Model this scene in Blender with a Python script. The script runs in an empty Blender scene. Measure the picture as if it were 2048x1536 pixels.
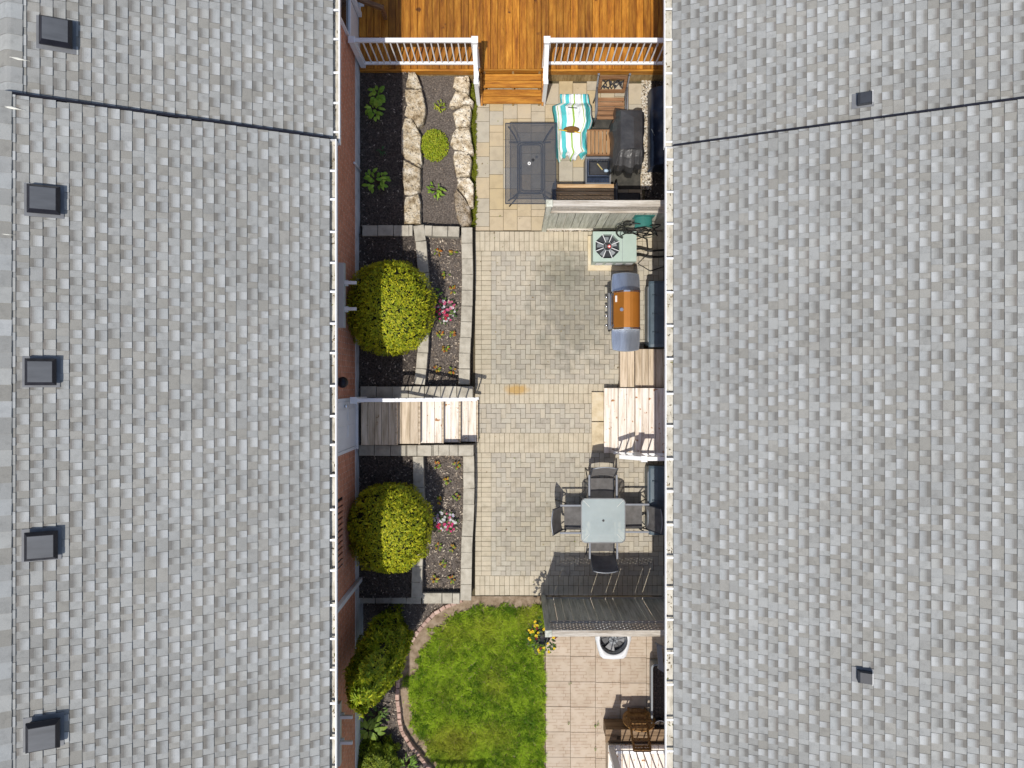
import bpy, math, random
import numpy as np
from mathutils import Vector, Matrix, noise

R = random.Random(11)
SC = bpy.context.scene
COL = SC.collection
rad = math.radians

# ------------------------------------------------------------------ camera
CAMH, FPX = 14.6, 1420.0            # metres above the patio, focal length in pixels of the 2048 px photograph
cam_d = bpy.data.cameras.new('camera')
cam = bpy.data.objects.new('camera', cam_d)
COL.objects.link(cam)
cam.location = (0, 0, CAMH)
cam.rotation_euler = (0, 0, 0)
cam_d.sensor_width = 36.0
cam_d.lens = FPX * 36.0 / 2048.0
cam_d.clip_end = 200
SC.camera = cam

# ------------------------------------------------------------------ light
SUNX, SUNY = 0.13, 0.40             # shadow offset per metre of height
sun_dir = Vector((SUNX, SUNY, -1)).normalized()
elev = math.asin(-sun_dir.z)
azim = math.atan2(-sun_dir.x, -sun_dir.y)
w = bpy.data.worlds.new('World')
SC.world = w
w.use_nodes = True
wn = w.node_tree.nodes
bg = wn['Background']
sky = wn.new('ShaderNodeTexSky')
sky.sky_type = 'NISHITA'
sky.sun_disc = False
sky.sun_elevation = elev
sky.sun_rotation = azim
sky.air_density = 1.0
sky.dust_density = 1.5
w.node_tree.links.new(sky.outputs[0], bg.inputs[0])
bg.inputs[1].default_value = 0.138
sd = bpy.data.lights.new('sun', 'SUN')
sd.energy = 3.9
sd.angle = rad(0.5)
sd.color = (1.0, 0.95, 0.87)
so = bpy.data.objects.new('sun', sd)
COL.objects.link(so)
so.rotation_euler = sun_dir.to_track_quat('-Z', 'Y').to_euler()
so.location = (-3, -8, 20)
SC.view_settings.view_transform = 'Standard'
SC.view_settings.look = 'None'
SC.view_settings.gamma = 1
SC.view_settings.use_curve_mapping = False
SC.view_settings.exposure = 0.08
SC.render.engine = 'CYCLES'
SC.cycles.max_bounces = 6
SC.cycles.transparent_max_bounces = 12
SC.cycles.use_denoising = True

# ------------------------------------------------------------------ helpers
def PX(u, z=0.0): return (u - 1024) * (CAMH - z) / FPX
def PY(v, z=0.0): return (768 - v) * (CAMH - z) / FPX
def P(u, v, z=0.0): return Vector((PX(u, z), PY(v, z), z))

def uni(a, b): return R.uniform(a, b)

def tag(o, label=None, cat=None, group=None, kind=None):
    if label: o['label'] = label
    if cat: o['category'] = cat
    if group: o['group'] = group
    if kind: o['kind'] = kind
    return o

WL = {}
def wloc(o):
    if o is None: return Vector((0, 0, 0))
    return WL[o.name]

def thing(name, label, cat, loc=(0, 0, 0), group=None, rotz=0.0):
    o = bpy.data.objects.new(name, None)
    COL.objects.link(o)
    o.empty_display_size = 0.2
    o.location = loc
    o.rotation_euler = (0, 0, rotz)
    WL[o.name] = Vector(loc)
    return tag(o, label, cat, group)

def part_empty(name, parent):
    o = bpy.data.objects.new(name, None)
    COL.objects.link(o)
    o.empty_display_size = 0.1
    o.parent = parent
    WL[o.name] = wloc(parent).copy()
    return o

class MB:
    def __init__(s):
        s.v, s.f, s.c = [], [], []
    def add(s, vs, fs, col=(1, 1, 1)):
        o = len(s.v)
        s.v.extend([tuple(q) for q in vs])
        if isinstance(col, list):
            s.c.extend(col)
        else:
            s.c.extend([col] * len(fs))
        s.f.extend([tuple(i + o for i in f) for f in fs])
        return s
    def box(s, x0, x1, y0, y1, z0, z1, ch=0.0, col=(1, 1, 1), M=None):
        if x0 > x1: x0, x1 = x1, x0
        if y0 > y1: y0, y1 = y1, y0
        if ch <= 0:
            v = [(x0,y0,z0),(x1,y0,z0),(x1,y1,z0),(x0,y1,z0),(x0,y0,z1),(x1,y0,z1),(x1,y1,z1),(x0,y1,z1)]
            f = [(0,3,2,1),(4,5,6,7),(0,1,5,4),(1,2,6,5),(2,3,7,6),(3,0,4,7)]
        else:
            c = ch
            v = [(x0,y0,z0),(x1,y0,z0),(x1,y1,z0),(x0,y1,z0),
                 (x0,y0,z1-c),(x1,y0,z1-c),(x1,y1,z1-c),(x0,y1,z1-c),
                 (x0+c,y0+c,z1),(x1-c,y0+c,z1),(x1-c,y1-c,z1),(x0+c,y1-c,z1)]
            f = [(0,3,2,1),(8,9,10,11),(0,1,5,4),(1,2,6,5),(2,3,7,6),(3,0,4,7),
                 (4,5,9,8),(5,6,10,9),(6,7,11,10),(7,4,8,11)]
        if M is not None: v = [M @ Vector(q) for q in v]
        return s.add(v, f, col)
    def beam(s, a, b, w_, h_, col=(1, 1, 1), up=(0, 0, 1)):
        a, b = Vector(a), Vector(b)
        d = (b - a); L = d.length
        if L < 1e-6: return s
        d /= L
        side = d.cross(Vector(up))
        if side.length < 1e-4: side = d.cross(Vector((0, 1, 0)))
        side.normalize()
        n = side.cross(d)
        v = []
        for q in (a, b):
            for i, j in ((-1,-1),(1,-1),(1,1),(-1,1)):
                v.append(q + side * (i * w_ / 2) + n * (j * h_ / 2))
        return s.add(v, [(0,1,2,3),(7,6,5,4),(0,4,5,1),(1,5,6,2),(2,6,7,3),(3,7,4,0)], col)
    def tube(s, path, r, n=8, closed=False, col=(1, 1, 1)):
        path = [Vector(q) for q in path]
        m = len(path); v = []; f = []
        prev = None
        for i, q in enumerate(path):
            if closed: d = path[(i + 1) % m] - path[i - 1]
            else: d = path[min(i + 1, m - 1)] - path[max(i - 1, 0)]
            d.normalize()
            if prev is None:
                a = d.cross(Vector((0, 0, 1)))
                if a.length < 1e-3: a = d.cross(Vector((0, 1, 0)))
            else:
                a = prev - d * prev.dot(d)
            a.normalize(); prev = a
            b = d.cross(a)
            rr = r[i] if isinstance(r, (list, tuple)) else r
            for k in range(n):
                t = 2 * math.pi * k / n
                v.append(q + a * (math.cos(t) * rr) + b * (math.sin(t) * rr))
        for i in range(m if closed else m - 1):
            j = (i + 1) % m
            for k in range(n):
                l = (k + 1) % n
                f.append((i*n+k, i*n+l, j*n+l, j*n+k))
        if not closed:
            f.append(tuple(reversed(range(n)))); f.append(tuple((m-1)*n + k for k in range(n)))
        return s.add(v, f, col)
    def prism(s, poly, z0, z1, ch=0.0, col=(1, 1, 1)):
        n = len(poly)
        area = sum(poly[i][0]*poly[(i+1)%n][1] - poly[(i+1)%n][0]*poly[i][1] for i in range(n))
        if area < 0: poly = poly[::-1]
        cx = sum(p[0] for p in poly)/n; cy = sum(p[1] for p in poly)/n
        v = [(p[0], p[1], z0) for p in poly] + [(p[0], p[1], z1 - ch) for p in poly]
        f = [tuple(reversed(range(n)))]
        for i in range(n):
            j = (i+1) % n
            f.append((i, j, n+j, n+i))
        if ch > 0:
            for p in poly:
                d = math.hypot(p[0]-cx, p[1]-cy) or 1
                k = max(0.0, 1 - ch*1.3/d)
                v.append((cx+(p[0]-cx)*k, cy+(p[1]-cy)*k, z1))
            for i in range(n):
                j = (i+1) % n
                f.append((n+i, n+j, 2*n+j, 2*n+i))
            f.append(tuple(2*n+i for i in range(n)))
        else:
            f.append(tuple(n+i for i in range(n)))
        return s.add(v, f, col)
    def loft(s, rings, cap0=True, cap1=True, col=(1, 1, 1)):
        n = len(rings[0]); v = [p for r in rings for p in r]; f = []
        for a in range(len(rings)-1):
            for i in range(n):
                j = (i+1) % n
                f.append((a*n+i, a*n+j, (a+1)*n+j, (a+1)*n+i))
        if cap0: f.append(tuple(reversed(range(n))))
        if cap1: f.append(tuple((len(rings)-1)*n+i for i in range(n)))
        return s.add(v, f, col)
    def cyl(s, c, r, z0, z1, n=20, col=(1, 1, 1), r1=None):
        r1 = r if r1 is None else r1
        a = [(c[0]+r*math.cos(2*math.pi*i/n), c[1]+r*math.sin(2*math.pi*i/n), z0) for i in range(n)]
        b = [(c[0]+r1*math.cos(2*math.pi*i/n), c[1]+r1*math.sin(2*math.pi*i/n), z1) for i in range(n)]
        return s.loft([a, b], col=col)
    def grid(s, pts, col=(1, 1, 1)):
        ny, nx = len(pts), len(pts[0])
        v = [p for r in pts for p in r]
        f = [(j*nx+i, j*nx+i+1, (j+1)*nx+i+1, (j+1)*nx+i) for j in range(ny-1) for i in range(nx-1)]
        return s.add(v, f, col)
    def mesh(s, name, mat, smooth=False):
        me = bpy.data.meshes.new(name)
        me.from_pydata(s.v, [], s.f)
        if mat is not None: me.materials.append(mat)
        lt = np.empty(len(me.polygons), dtype=np.int32)
        me.polygons.foreach_get('loop_total', lt)
        ca = me.attributes.new('tint', 'FLOAT_COLOR', 'CORNER')
        c = np.ones((len(s.c), 4), dtype=np.float32)
        c[:, :3] = np.array(s.c, dtype=np.float32).reshape(-1, 3)
        ca.data.foreach_set('color', np.repeat(c, lt, axis=0).ravel())
        if smooth: me.polygons.foreach_set('use_smooth', np.ones(len(me.polygons), dtype=bool))
        me.update()
        return me

def raw_mesh(name, verts, faces, mat, cols=None, smooth=False):
    """verts (n,3) numpy, faces (m,k) numpy, one colour a face"""
    me = bpy.data.meshes.new(name)
    nv, (nf, k) = len(verts), faces.shape
    me.vertices.add(nv); me.vertices.foreach_set('co', np.asarray(verts, dtype=np.float32).ravel())
    me.loops.add(nf*k); me.loops.foreach_set('vertex_index', faces.astype(np.int32).ravel())
    me.polygons.add(nf)
    me.polygons.foreach_set('loop_start', np.arange(0, nf*k, k, dtype=np.int32))
    me.polygons.foreach_set('loop_total', np.full(nf, k, dtype=np.int32))
    me.update(calc_edges=True)
    me.materials.append(mat)
    c = np.ones((nf, 4), dtype=np.float32)
    if cols is not None: c[:, :3] = cols
    ca = me.attributes.new('tint', 'FLOAT_COLOR', 'CORNER')
    ca.data.foreach_set('color', np.repeat(c, k, axis=0).ravel())
    if smooth: me.polygons.foreach_set('use_smooth', np.ones(nf, dtype=bool))
    return me

def link(name, me, parent=None, loc=None, rot=None, scale=None, local=False):
    o = bpy.data.objects.new(name, me)
    COL.objects.link(o)
    L = Vector(loc) if loc is not None else Vector((0, 0, 0))
    if parent is not None:
        o.parent = parent
        if not local: L = L - wloc(parent)
    o.location = L
    WL[o.name] = wloc(parent) + L
    if rot is not None: o.rotation_euler = rot
    if scale is not None: o.scale = scale
    return o

def obj(name, mb, mat, parent=None, smooth=False, local=False, loc=None, rot=None):
    return link(name, mb.mesh(name, mat, smooth), parent, loc, rot, None, local)

def copy_tree(o, loc=None, rotz=None, label=None, parent=None):
    c = o.copy(); COL.objects.link(c)
    if parent is not None: c.parent = parent
    if loc is not None: c.location = loc
    if rotz is not None: c.rotation_euler = (0, 0, rotz)
    if label: c['label'] = label
    for ch in list(o.children): copy_tree(ch, parent=c)
    return c

# ------------------------------------------------------------------ materials
def mat(name, cols, scale=8.0, rough=0.8, bump=0.0, bscale=60.0, tint=False, ovar=0.0, metal=0.0,
        stretch=(1, 1, 1), spec=0.3, detail=5.0, lo=0.3, hi=0.7, bdist=0.01, alpha=1.0, speck=None,
        grain=0.0, shift=False, trans=0.0):
    m = bpy.data.materials.new(name)
    m.use_nodes = True
    nt = m.node_tree; N = nt.nodes; L = nt.links
    b = N['Principled BSDF']
    b.inputs['Roughness'].default_value = rough
    b.inputs['Metallic'].default_value = metal
    b.inputs['Specular IOR Level'].default_value = spec
    geo = N.new('ShaderNodeNewGeometry')
    vec = geo.outputs['Position']
    oi = None
    if shift or ovar:
        oi = N.new('ShaderNodeObjectInfo')
    if shift:
        ad = N.new('ShaderNodeVectorMath'); ad.operation = 'ADD'
        ml = N.new('ShaderNodeMath'); ml.operation = 'MULTIPLY'; ml.inputs[1].default_value = 41.0
        L.new(oi.outputs['Random'], ml.inputs[0]); L.new(vec, ad.inputs[0]); L.new(ml.outputs[0], ad.inputs[1])
        vec = ad.outputs[0]
    mp = N.new('ShaderNodeMapping'); mp.inputs['Scale'].default_value = stretch
    L.new(vec, mp.inputs['Vector'])
    nz = N.new('ShaderNodeTexNoise'); nz.inputs['Scale'].default_value = scale; nz.inputs['Detail'].default_value = detail
    nz.inputs['Roughness'].default_value = 0.6
    L.new(mp.outputs[0], nz.inputs['Vector'])
    rp = N.new('ShaderNodeValToRGB')
    el = rp.color_ramp.elements
    while len(el) < len(cols): el.new(0.5)
    for i, c in enumerate(cols):
        el[i].position = lo + (hi - lo) * (i / max(1, len(cols) - 1))
        el[i].color = (*c, 1)
    L.new(nz.outputs['Fac'], rp.inputs[0])
    cur = rp.outputs[0]
    def mul(a, bb, fac=1.0):
        mx = N.new('ShaderNodeMix'); mx.data_type = 'RGBA'; mx.blend_type = 'MULTIPLY'
        mx.inputs[0].default_value = fac
        L.new(a, mx.inputs[6])
        if isinstance(bb, tuple): mx.inputs[7].default_value = (*bb, 1)
        else: L.new(bb, mx.inputs[7])
        return mx.outputs[2]
    if grain:
        g = N.new('ShaderNodeTexNoise'); g.inputs['Scale'].default_value = bscale; g.inputs['Detail'].default_value = 4
        L.new(mp.outputs[0], g.inputs['Vector'])
        mr = N.new('ShaderNodeMapRange'); mr.inputs[1].default_value = 0.3; mr.inputs[2].default_value = 0.7
        mr.inputs[3].default_value = 1 - grain; mr.inputs[4].default_value = 1 + grain
        L.new(g.outputs['Fac'], mr.inputs[0])
        cur = mul(cur, mr.outputs[0])
    if tint:
        at = N.new('ShaderNodeAttribute'); at.attribute_name = 'tint'
        cur = mul(cur, at.outputs['Color'])
    if ovar:
        mr = N.new('ShaderNodeMapRange'); mr.inputs[3].default_value = 1 - ovar; mr.inputs[4].default_value = 1 + ovar
        L.new(oi.outputs['Random'], mr.inputs[0])
        cur = mul(cur, mr.outputs[0])
    if speck:       # (scale, threshold, colour) dark or pale spots
        vz = N.new('ShaderNodeTexNoise'); vz.inputs['Scale'].default_value = speck[0]; vz.inputs['Detail'].default_value = 2
        L.new(geo.outputs['Position'], vz.inputs['Vector'])
        mr = N.new('ShaderNodeMapRange'); mr.inputs[1].default_value = speck[1]; mr.inputs[2].default_value = speck[1] + 0.06
        L.new(vz.outputs['Fac'], mr.inputs[0])
        mx = N.new('ShaderNodeMix'); mx.data_type = 'RGBA'
        L.new(mr.outputs[0], mx.inputs[0]); L.new(cur, mx.inputs[6]); mx.inputs[7].default_value = (*speck[2], 1)
        cur = mx.outputs[2]
    L.new(cur, b.inputs['Base Color'])
    if bump:
        g = N.new('ShaderNodeTexNoise'); g.inputs['Scale'].default_value = bscale; g.inputs['Detail'].default_value = 5
        L.new(mp.outputs[0], g.inputs['Vector'])
        bp = N.new('ShaderNodeBump'); bp.inputs['Strength'].default_value = bump; bp.inputs['Distance'].default_value = bdist
        L.new(g.outputs['Fac'], bp.inputs['Height']); L.new(bp.outputs[0], b.inputs['Normal'])
    if alpha < 1: b.inputs['Alpha'].default_value = alpha
    m['b'] = 1
    return m

def plain(name, c, rough=0.5, metal=0.0, var=0.12, **k):
    lo = tuple(x * (1 - var) for x in c); hi = tuple(min(1, x * (1 + var)) for x in c)
    return mat(name, [lo, c, hi], scale=k.pop('scale', 5.0), rough=rough, metal=metal, **k)

M = {}
M['shingle'] = mat('shingle_granules', [(.84,.84,.84),(1,1,1),(1.0,1.0,1.0)], scale=9, rough=.92, tint=True, bump=.5, bscale=260, bdist=.004, grain=.22, spec=.2)
def weather(m):
    """slow tone drift and faint streaks running down the slope"""
    nt = m.node_tree; N = nt.nodes; L = nt.links; b = N['Principled BSDF']; cur = b.inputs['Base Color'].links[0].from_socket
    geo = [n for n in N if n.type == 'NEW_GEOMETRY'][0]
    for sc_, st, lo, hi in ((.45, (1,1,1), .94, 1.06), (1.6, (.35,2.6,.35), .95, 1.05)):
        mp = N.new('ShaderNodeMapping'); mp.inputs['Scale'].default_value = st; L.new(geo.outputs['Position'], mp.inputs['Vector'])
        nz = N.new('ShaderNodeTexNoise'); nz.inputs['Scale'].default_value = sc_; nz.inputs['Detail'].default_value = 6; L.new(mp.outputs[0], nz.inputs['Vector'])
        mr = N.new('ShaderNodeMapRange'); mr.inputs[1].default_value = .3; mr.inputs[2].default_value = .7; mr.inputs[3].default_value = lo; mr.inputs[4].default_value = hi; L.new(nz.outputs['Fac'], mr.inputs[0])
        mx = N.new('ShaderNodeMix'); mx.data_type = 'RGBA'; mx.blend_type = 'MULTIPLY'; mx.inputs[0].default_value = 1
        L.new(cur, mx.inputs[6]); L.new(mr.outputs[0], mx.inputs[7]); cur = mx.outputs[2]
    L.new(cur, b.inputs['Base Color'])
weather(M['shingle'])
M['gutter'] = mat('gutter_metal', [(.30,.27,.215),(.50,.475,.41),(.62,.60,.54)], scale=7, rough=.5, stretch=(1,.6,1), bump=.1)
M['white'] = plain('white_paint', (.80,.80,.80), .4, var=.04, scale=3)
M['white_shelf'] = plain('white_metal', (.72,.72,.70), .4, var=.05)
M['rail_grey'] = plain('beige_grey_metal', (.50,.50,.46), .45, var=.06)
M['black_metal'] = plain('black_metal', (.012,.012,.018), .35, var=.3)
M['grey_metal'] = plain('grey_metal', (.16,.165,.175), .45, var=.15)
M['vent_sky_top'] = plain('vent_sky_grey', (.085,.09,.098), .4, var=.2, scale=3, stretch=(.5,3,1))  # paler than the hood: sky reflection put into the top's colour
M['foundation'] = mat('parged_concrete', [(.45,.46,.46),(.62,.63,.63),(.70,.70,.69)], scale=4, rough=.85, bump=.2, bscale=50)
M['soffit'] = plain('soffit', (.65,.63,.58), .6)
M['soil'] = mat('mulch_shaded', [(.032,.027,.024),(.080,.067,.058),(.18,.152,.13)], scale=30, rough=.95, bump=1.0, bscale=55, bdist=.03, detail=8, lo=.3, hi=.75, spec=.1)  # mulch with the shade put into its colour, for beds under the eaves
M['soil_sunlit'] = mat('mulch_sunlit', [(.058,.048,.042),(.125,.106,.092),(.23,.20,.17)], scale=34, rough=.95, bump=1.0, bscale=60, bdist=.02, detail=8, lo=.28, hi=.75, spec=.1)  # the same mulch coloured lighter for the sunlit beds
M['dirt'] = mat('bare_dirt', [(.14,.10,.065),(.25,.19,.13),(.34,.27,.20)], scale=7, rough=.95, bump=.8, bscale=50, bdist=.015, detail=8, spec=.1)
M['turf'] = mat('turf_soil', [(.028,.045,.008),(.05,.07,.014),(.10,.09,.04)], scale=6, rough=.95, bump=.8, bscale=60, bdist=.02, spec=.1)
M['chips'] = mat('bark_chips', [(.8,.8,.8),(1,1,1)], scale=40, rough=.9, tint=True, spec=.15)
M['pebble'] = mat('pebbles', [(.8,.8,.8),(1,1,1)], scale=50, rough=.8, tint=True, spec=.25)
M['stone'] = mat('flagstone', [(.22,.165,.10),(.46,.385,.27),(.60,.54,.43),(.70,.66,.58)], scale=6.5, rough=.92, bump=1.0, bscale=26, bdist=.06, detail=9, lo=.34, hi=.66, speck=(17,.625,(.13,.10,.07)), spec=.15, tint=True)
M['block'] = mat('wall_block', [(.30,.275,.225),(.40,.37,.305),(.47,.44,.37)], scale=7, rough=.9, bump=.5, bscale=70, bdist=.01, ovar=.08, spec=.15)
M['block_body'] = mat('wall_block_face', [(.20,.18,.15),(.32,.30,.25)], scale=9, rough=.92, bump=.8, bscale=40, bdist=.02)
M['slab'] = mat('patio_slab', [(.86,.85,.84),(1,1,1),(1.05,1.04,1.0)], scale=5, rough=.85, bump=.25, bscale=90, tint=True, grain=.06, spec=.2)
M['sand'] = mat('joint_sand', [(.065,.052,.032),(.10,.08,.05),(.06,.06,.028)], scale=9, rough=.95, spec=.1)
M['tile'] = None
M['deck'] = mat('stained_cedar', [(.115,.034,.004),(.25,.088,.008),(.36,.145,.014),(.46,.21,.028)], scale=2.6, rough=.55, stretch=(7,.7,7), bump=.25, bscale=14, shift=True, ovar=.28, detail=7, lo=.26, hi=.72, grain=.20, spec=.3, speck=(5,.70,(.10,.035,.006)))
M['deck_x'] = mat('stained_cedar_cross', [(.13,.042,.005),(.29,.11,.012),(.40,.17,.02),(.50,.25,.04)], scale=2.6, rough=.55, stretch=(.7,7,7), bump=.25, bscale=14, shift=True, ovar=.16, detail=7, lo=.26, hi=.72, grain=.16, spec=.3)
M['skirt'] = mat('deck_skirting', [(.20,.13,.05),(.33,.23,.105),(.40,.30,.16)], scale=4, rough=.8, stretch=(6,6,1), ovar=.14, shift=True)
def pale(name, st): return mat(name, [(.30,.23,.15),(.50,.41,.30),(.62,.53,.42)], scale=2.2, rough=.7, stretch=st, bump=.25, bscale=16, shift=True, ovar=.10, detail=6, grain=.10, speck=(9,.72,(.20,.10,.04)), spec=.25)
M['pine_y'] = pale('pale_pine_lengthwise', (8,.6,8))
M['pine_x'] = pale('pale_pine_crosswise', (.6,8,8))
def whitepine(name, st): return mat(name, [(.52,.43,.33),(.74,.67,.59),(.82,.78,.73)], scale=2.2, rough=.7, stretch=st, bump=.2, bscale=16, shift=True, ovar=.08, detail=6, grain=.08, speck=(13,.655,(.34,.16,.06)), spec=.25)
M['wpine_y'] = whitepine('bleached_pine', (8,.7,8))
M['fence_z'] = mat('weathered_fence', [(.28,.28,.225),(.44,.445,.37),(.56,.56,.49)], scale=2.4, rough=.9, stretch=(9,9,.7), bump=.4, bscale=14, shift=True, ovar=.14, grain=.14)
M['fence_x'] = mat('weathered_rail', [(.26,.22,.17),(.46,.42,.36),(.60,.57,.51)], scale=2.2, rough=.9, stretch=(.7,9,9), bump=.4, bscale=14, shift=True, ovar=.08, grain=.16)
M['brown_x'] = mat('brown_slat_wood', [(.13,.062,.028),(.24,.125,.06),(.33,.19,.10)], scale=3, rough=.5, stretch=(.8,9,9), shift=True, ovar=.12, grain=.1)
M['brown_y'] = mat('brown_slat_wood_lengthwise', [(.18,.09,.035),(.31,.17,.075),(.40,.24,.12)], scale=3, rough=.5, stretch=(9,.8,9), shift=True, ovar=.12, grain=.1)
M['tan_x'] = mat('tan_slat_wood', [(.30,.18,.085),(.44,.29,.15),(.54,.39,.23)], scale=3, rough=.5, stretch=(.8,9,9), shift=True, ovar=.1, grain=.1)
M['teak'] = mat('varnished_teak', [(.12,.055,.014),(.25,.13,.04),(.36,.21,.08)], scale=4, rough=.45, stretch=(6,1,4), shift=True, grain=.15)
M['darkwood'] = mat('dark_step_wood', [(.10,.062,.032),(.19,.125,.07),(.26,.18,.11)], scale=3, rough=.7, stretch=(.8,6,6), shift=True, grain=.15)
M['frame'] = plain('dark_frame_metal', (.035,.038,.045), .4, var=.2)
M['alu'] = plain('grey_aluminium', (.24,.255,.28), .4, metal=.4, var=.1)
M['arm_grey'] = plain('powder_coated_arm', (.20,.215,.245), .5, var=.1)
M['sling'] = mat('grey_sling_fabric', [(.085,.082,.08),(.115,.11,.108),(.14,.137,.135)], scale=8, rough=.85, bump=.3, bscale=300, bdist=.002, stretch=(1,1,1))
M['steel'] = plain('brushed_steel', (.40,.46,.55), .26, metal=1.0, var=.18, scale=5, stretch=(3,.5,1))  # bluish base: reflected sky put into the colour
M['chrome'] = plain('chrome', (.75,.75,.76), .18, metal=1, var=.05)
M['copper'] = plain('copper_enamel', (.42,.165,.028), .33, metal=.45, var=.06, spec=.5)
M['navy'] = plain('navy_plastic', (.020,.030,.055), .35, var=.3)
M['binblue'] = plain('slate_blue_plastic', (.07,.10,.125), .4, var=.15)
M['bingrey'] = plain('grey_plastic', (.20,.22,.24), .45, var=.1)
M['acgreen'] = plain('pale_green_enamel', (.36,.45,.40), .45, var=.06)
M['acwhite'] = plain('white_plastic', (.60,.615,.63), .4, var=.04)
M['teal'] = plain('teal_plastic', (.035,.17,.15), .45, var=.2)
M['hose'] = plain('black_rubber', (.015,.015,.014), .45, var=.3)
M['hosegreen'] = plain('grey_green_rubber', (.13,.14,.11), .5, var=.2)
M['cover'] = mat('black_vinyl', [(.024,.024,.026),(.036,.036,.038),(.05,.05,.052)], scale=4, rough=.36, bump=.25, bscale=14, bdist=.03, spec=.5)
M['mat'] = mat('black_mat', [(.028,.027,.024),(.05,.048,.042),(.075,.07,.06)], scale=6, rough=.8, bump=.5, bscale=9, bdist=.03)
M['edging'] = mat('pink_edging_brick', [(.30,.19,.15),(.44,.30,.245),(.50,.38,.32)], scale=12, rough=.9, ovar=.15, bump=.4, bscale=60)
M['leaf'] = mat('leaf', [(.85,.85,.85),(1,1,1)], scale=30, rough=.55, tint=True, spec=.3)
M['petal'] = mat('petal', [(.9,.9,.9),(1,1,1)], scale=30, rough=.6, tint=True, spec=.2)
M['stem'] = plain('stem_bark', (.10,.065,.04), .9, var=.3, scale=20)
M['core'] = plain('dark_core_shade', (.010,.014,.005), .95, var=.4, scale=30)  # near-black colour stands in for the shade between the sprays
M['glass_dark'] = plain('window_glass', (.012,.014,.02), .08, var=.1, spec=.6)
M['rubber'] = plain('black_plastic', (.02,.02,.022), .5, var=.2)
M['concrete'] = mat('yellow_concrete', [(.42,.34,.22),(.55,.46,.31),(.60,.53,.40)], scale=5, rough=.9, bump=.2, bscale=60)

def leafy(m, f=.35):
    nt = m.node_tree; b = nt.nodes['Principled BSDF']; out = nt.nodes['Material Output']
    tr = nt.nodes.new('ShaderNodeBsdfTranslucent'); mx = nt.nodes.new('ShaderNodeMixShader')
    src = b.inputs['Base Color'].links[0].from_socket
    nt.links.new(src, tr.inputs[0]); mx.inputs[0].default_value = f
    nt.links.new(b.outputs[0], mx.inputs[1]); nt.links.new(tr.outputs[0], mx.inputs[2]); nt.links.new(mx.outputs[0], out.inputs[0])
leafy(M['leaf'], .3); leafy(M['petal'], .25)

def glassy(name, col, alpha, rough):
    m = bpy.data.materials.new(name); m.use_nodes = True
    nt = m.node_tree; b = nt.nodes['Principled BSDF']; out = nt.nodes['Material Output']
    b.inputs['Base Color'].default_value = (*col, 1); b.inputs['Roughness'].default_value = rough
    nz = nt.nodes.new('ShaderNodeTexNoise'); nz.inputs['Scale'].default_value = 5
    g = nt.nodes.new('ShaderNodeNewGeometry'); nt.links.new(g.outputs['Position'], nz.inputs['Vector'])
    mr = nt.nodes.new('ShaderNodeMapRange'); mr.inputs[3].default_value = max(0, alpha - .08); mr.inputs[4].default_value = min(1, alpha + .08)
    nt.links.new(nz.outputs['Fac'], mr.inputs[0])
    tr = nt.nodes.new('ShaderNodeBsdfTransparent'); mx = nt.nodes.new('ShaderNodeMixShader')
    nt.links.new(mr.outputs[0], mx.inputs[0]); nt.links.new(tr.outputs[0], mx.inputs[1]); nt.links.new(b.outputs[0], mx.inputs[2])
    nt.links.new(mx.outputs[0], out.inputs[0])
    return m
M['frost'] = glassy('frosted_glass', (.44,.52,.53), .52, .22)
M['smoke'] = glassy('smoked_glass', (.075,.085,.105), .40, .10)

def brickmat(name, c1, c2, mortar, sx, sy):
    m = bpy.data.materials.new(name); m.use_nodes = True
    nt = m.node_tree; N = nt.nodes; L = nt.links; b = N['Principled BSDF']; b.inputs['Roughness'].default_value = .9
    b.inputs['Specular IOR Level'].default_value = .15
    g = N.new('ShaderNodeNewGeometry'); sp = N.new('ShaderNodeSeparateXYZ'); cb = N.new('ShaderNodeCombineXYZ')
    L.new(g.outputs['Position'], sp.inputs[0]); L.new(sp.outputs[sx], cb.inputs[0]); L.new(sp.outputs[sy], cb.inputs[1])
    br = N.new('ShaderNodeTexBrick'); br.inputs['Scale'].default_value = 1
    br.inputs['Color1'].default_value = (*c1, 1); br.inputs['Color2'].default_value = (*c2, 1); br.inputs['Mortar'].default_value = (*mortar, 1)
    br.inputs['Mortar Size'].default_value = .006; br.inputs['Brick Width'].default_value = .215; br.inputs['Row Height'].default_value = .075
    br.inputs['Mortar Smooth'].default_value = .2
    L.new(cb.outputs[0], br.inputs['Vector'])
    nz = N.new('ShaderNodeTexNoise'); nz.inputs['Scale'].default_value = 14; nz.inputs['Detail'].default_value = 6
    L.new(g.outputs['Position'], nz.inputs['Vector'])
    mr = N.new('ShaderNodeMapRange'); mr.inputs[3].default_value = .55; mr.inputs[4].default_value = 1.4; L.new(nz.outputs['Fac'], mr.inputs[0])
    mx = N.new('ShaderNodeMix'); mx.data_type = 'RGBA'; mx.blend_type = 'MULTIPLY'; mx.inputs[0].default_value = 1
    L.new(br.outputs['Color'], mx.inputs[6]); L.new(mr.outputs[0], mx.inputs[7]); L.new(mx.outputs[2], b.inputs['Base Color'])
    bp = N.new('ShaderNodeBump'); bp.inputs['Strength'].default_value = .6; bp.inputs['Distance'].default_value = .01; bp.invert = True
    L.new(br.outputs['Fac'], bp.inputs['Height']); L.new(bp.outputs[0], b.inputs['Normal'])
    return m
M['brick'] = brickmat('red_brick', (.56,.20,.105), (.66,.28,.165), (.60,.46,.37), 1, 2)

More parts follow.
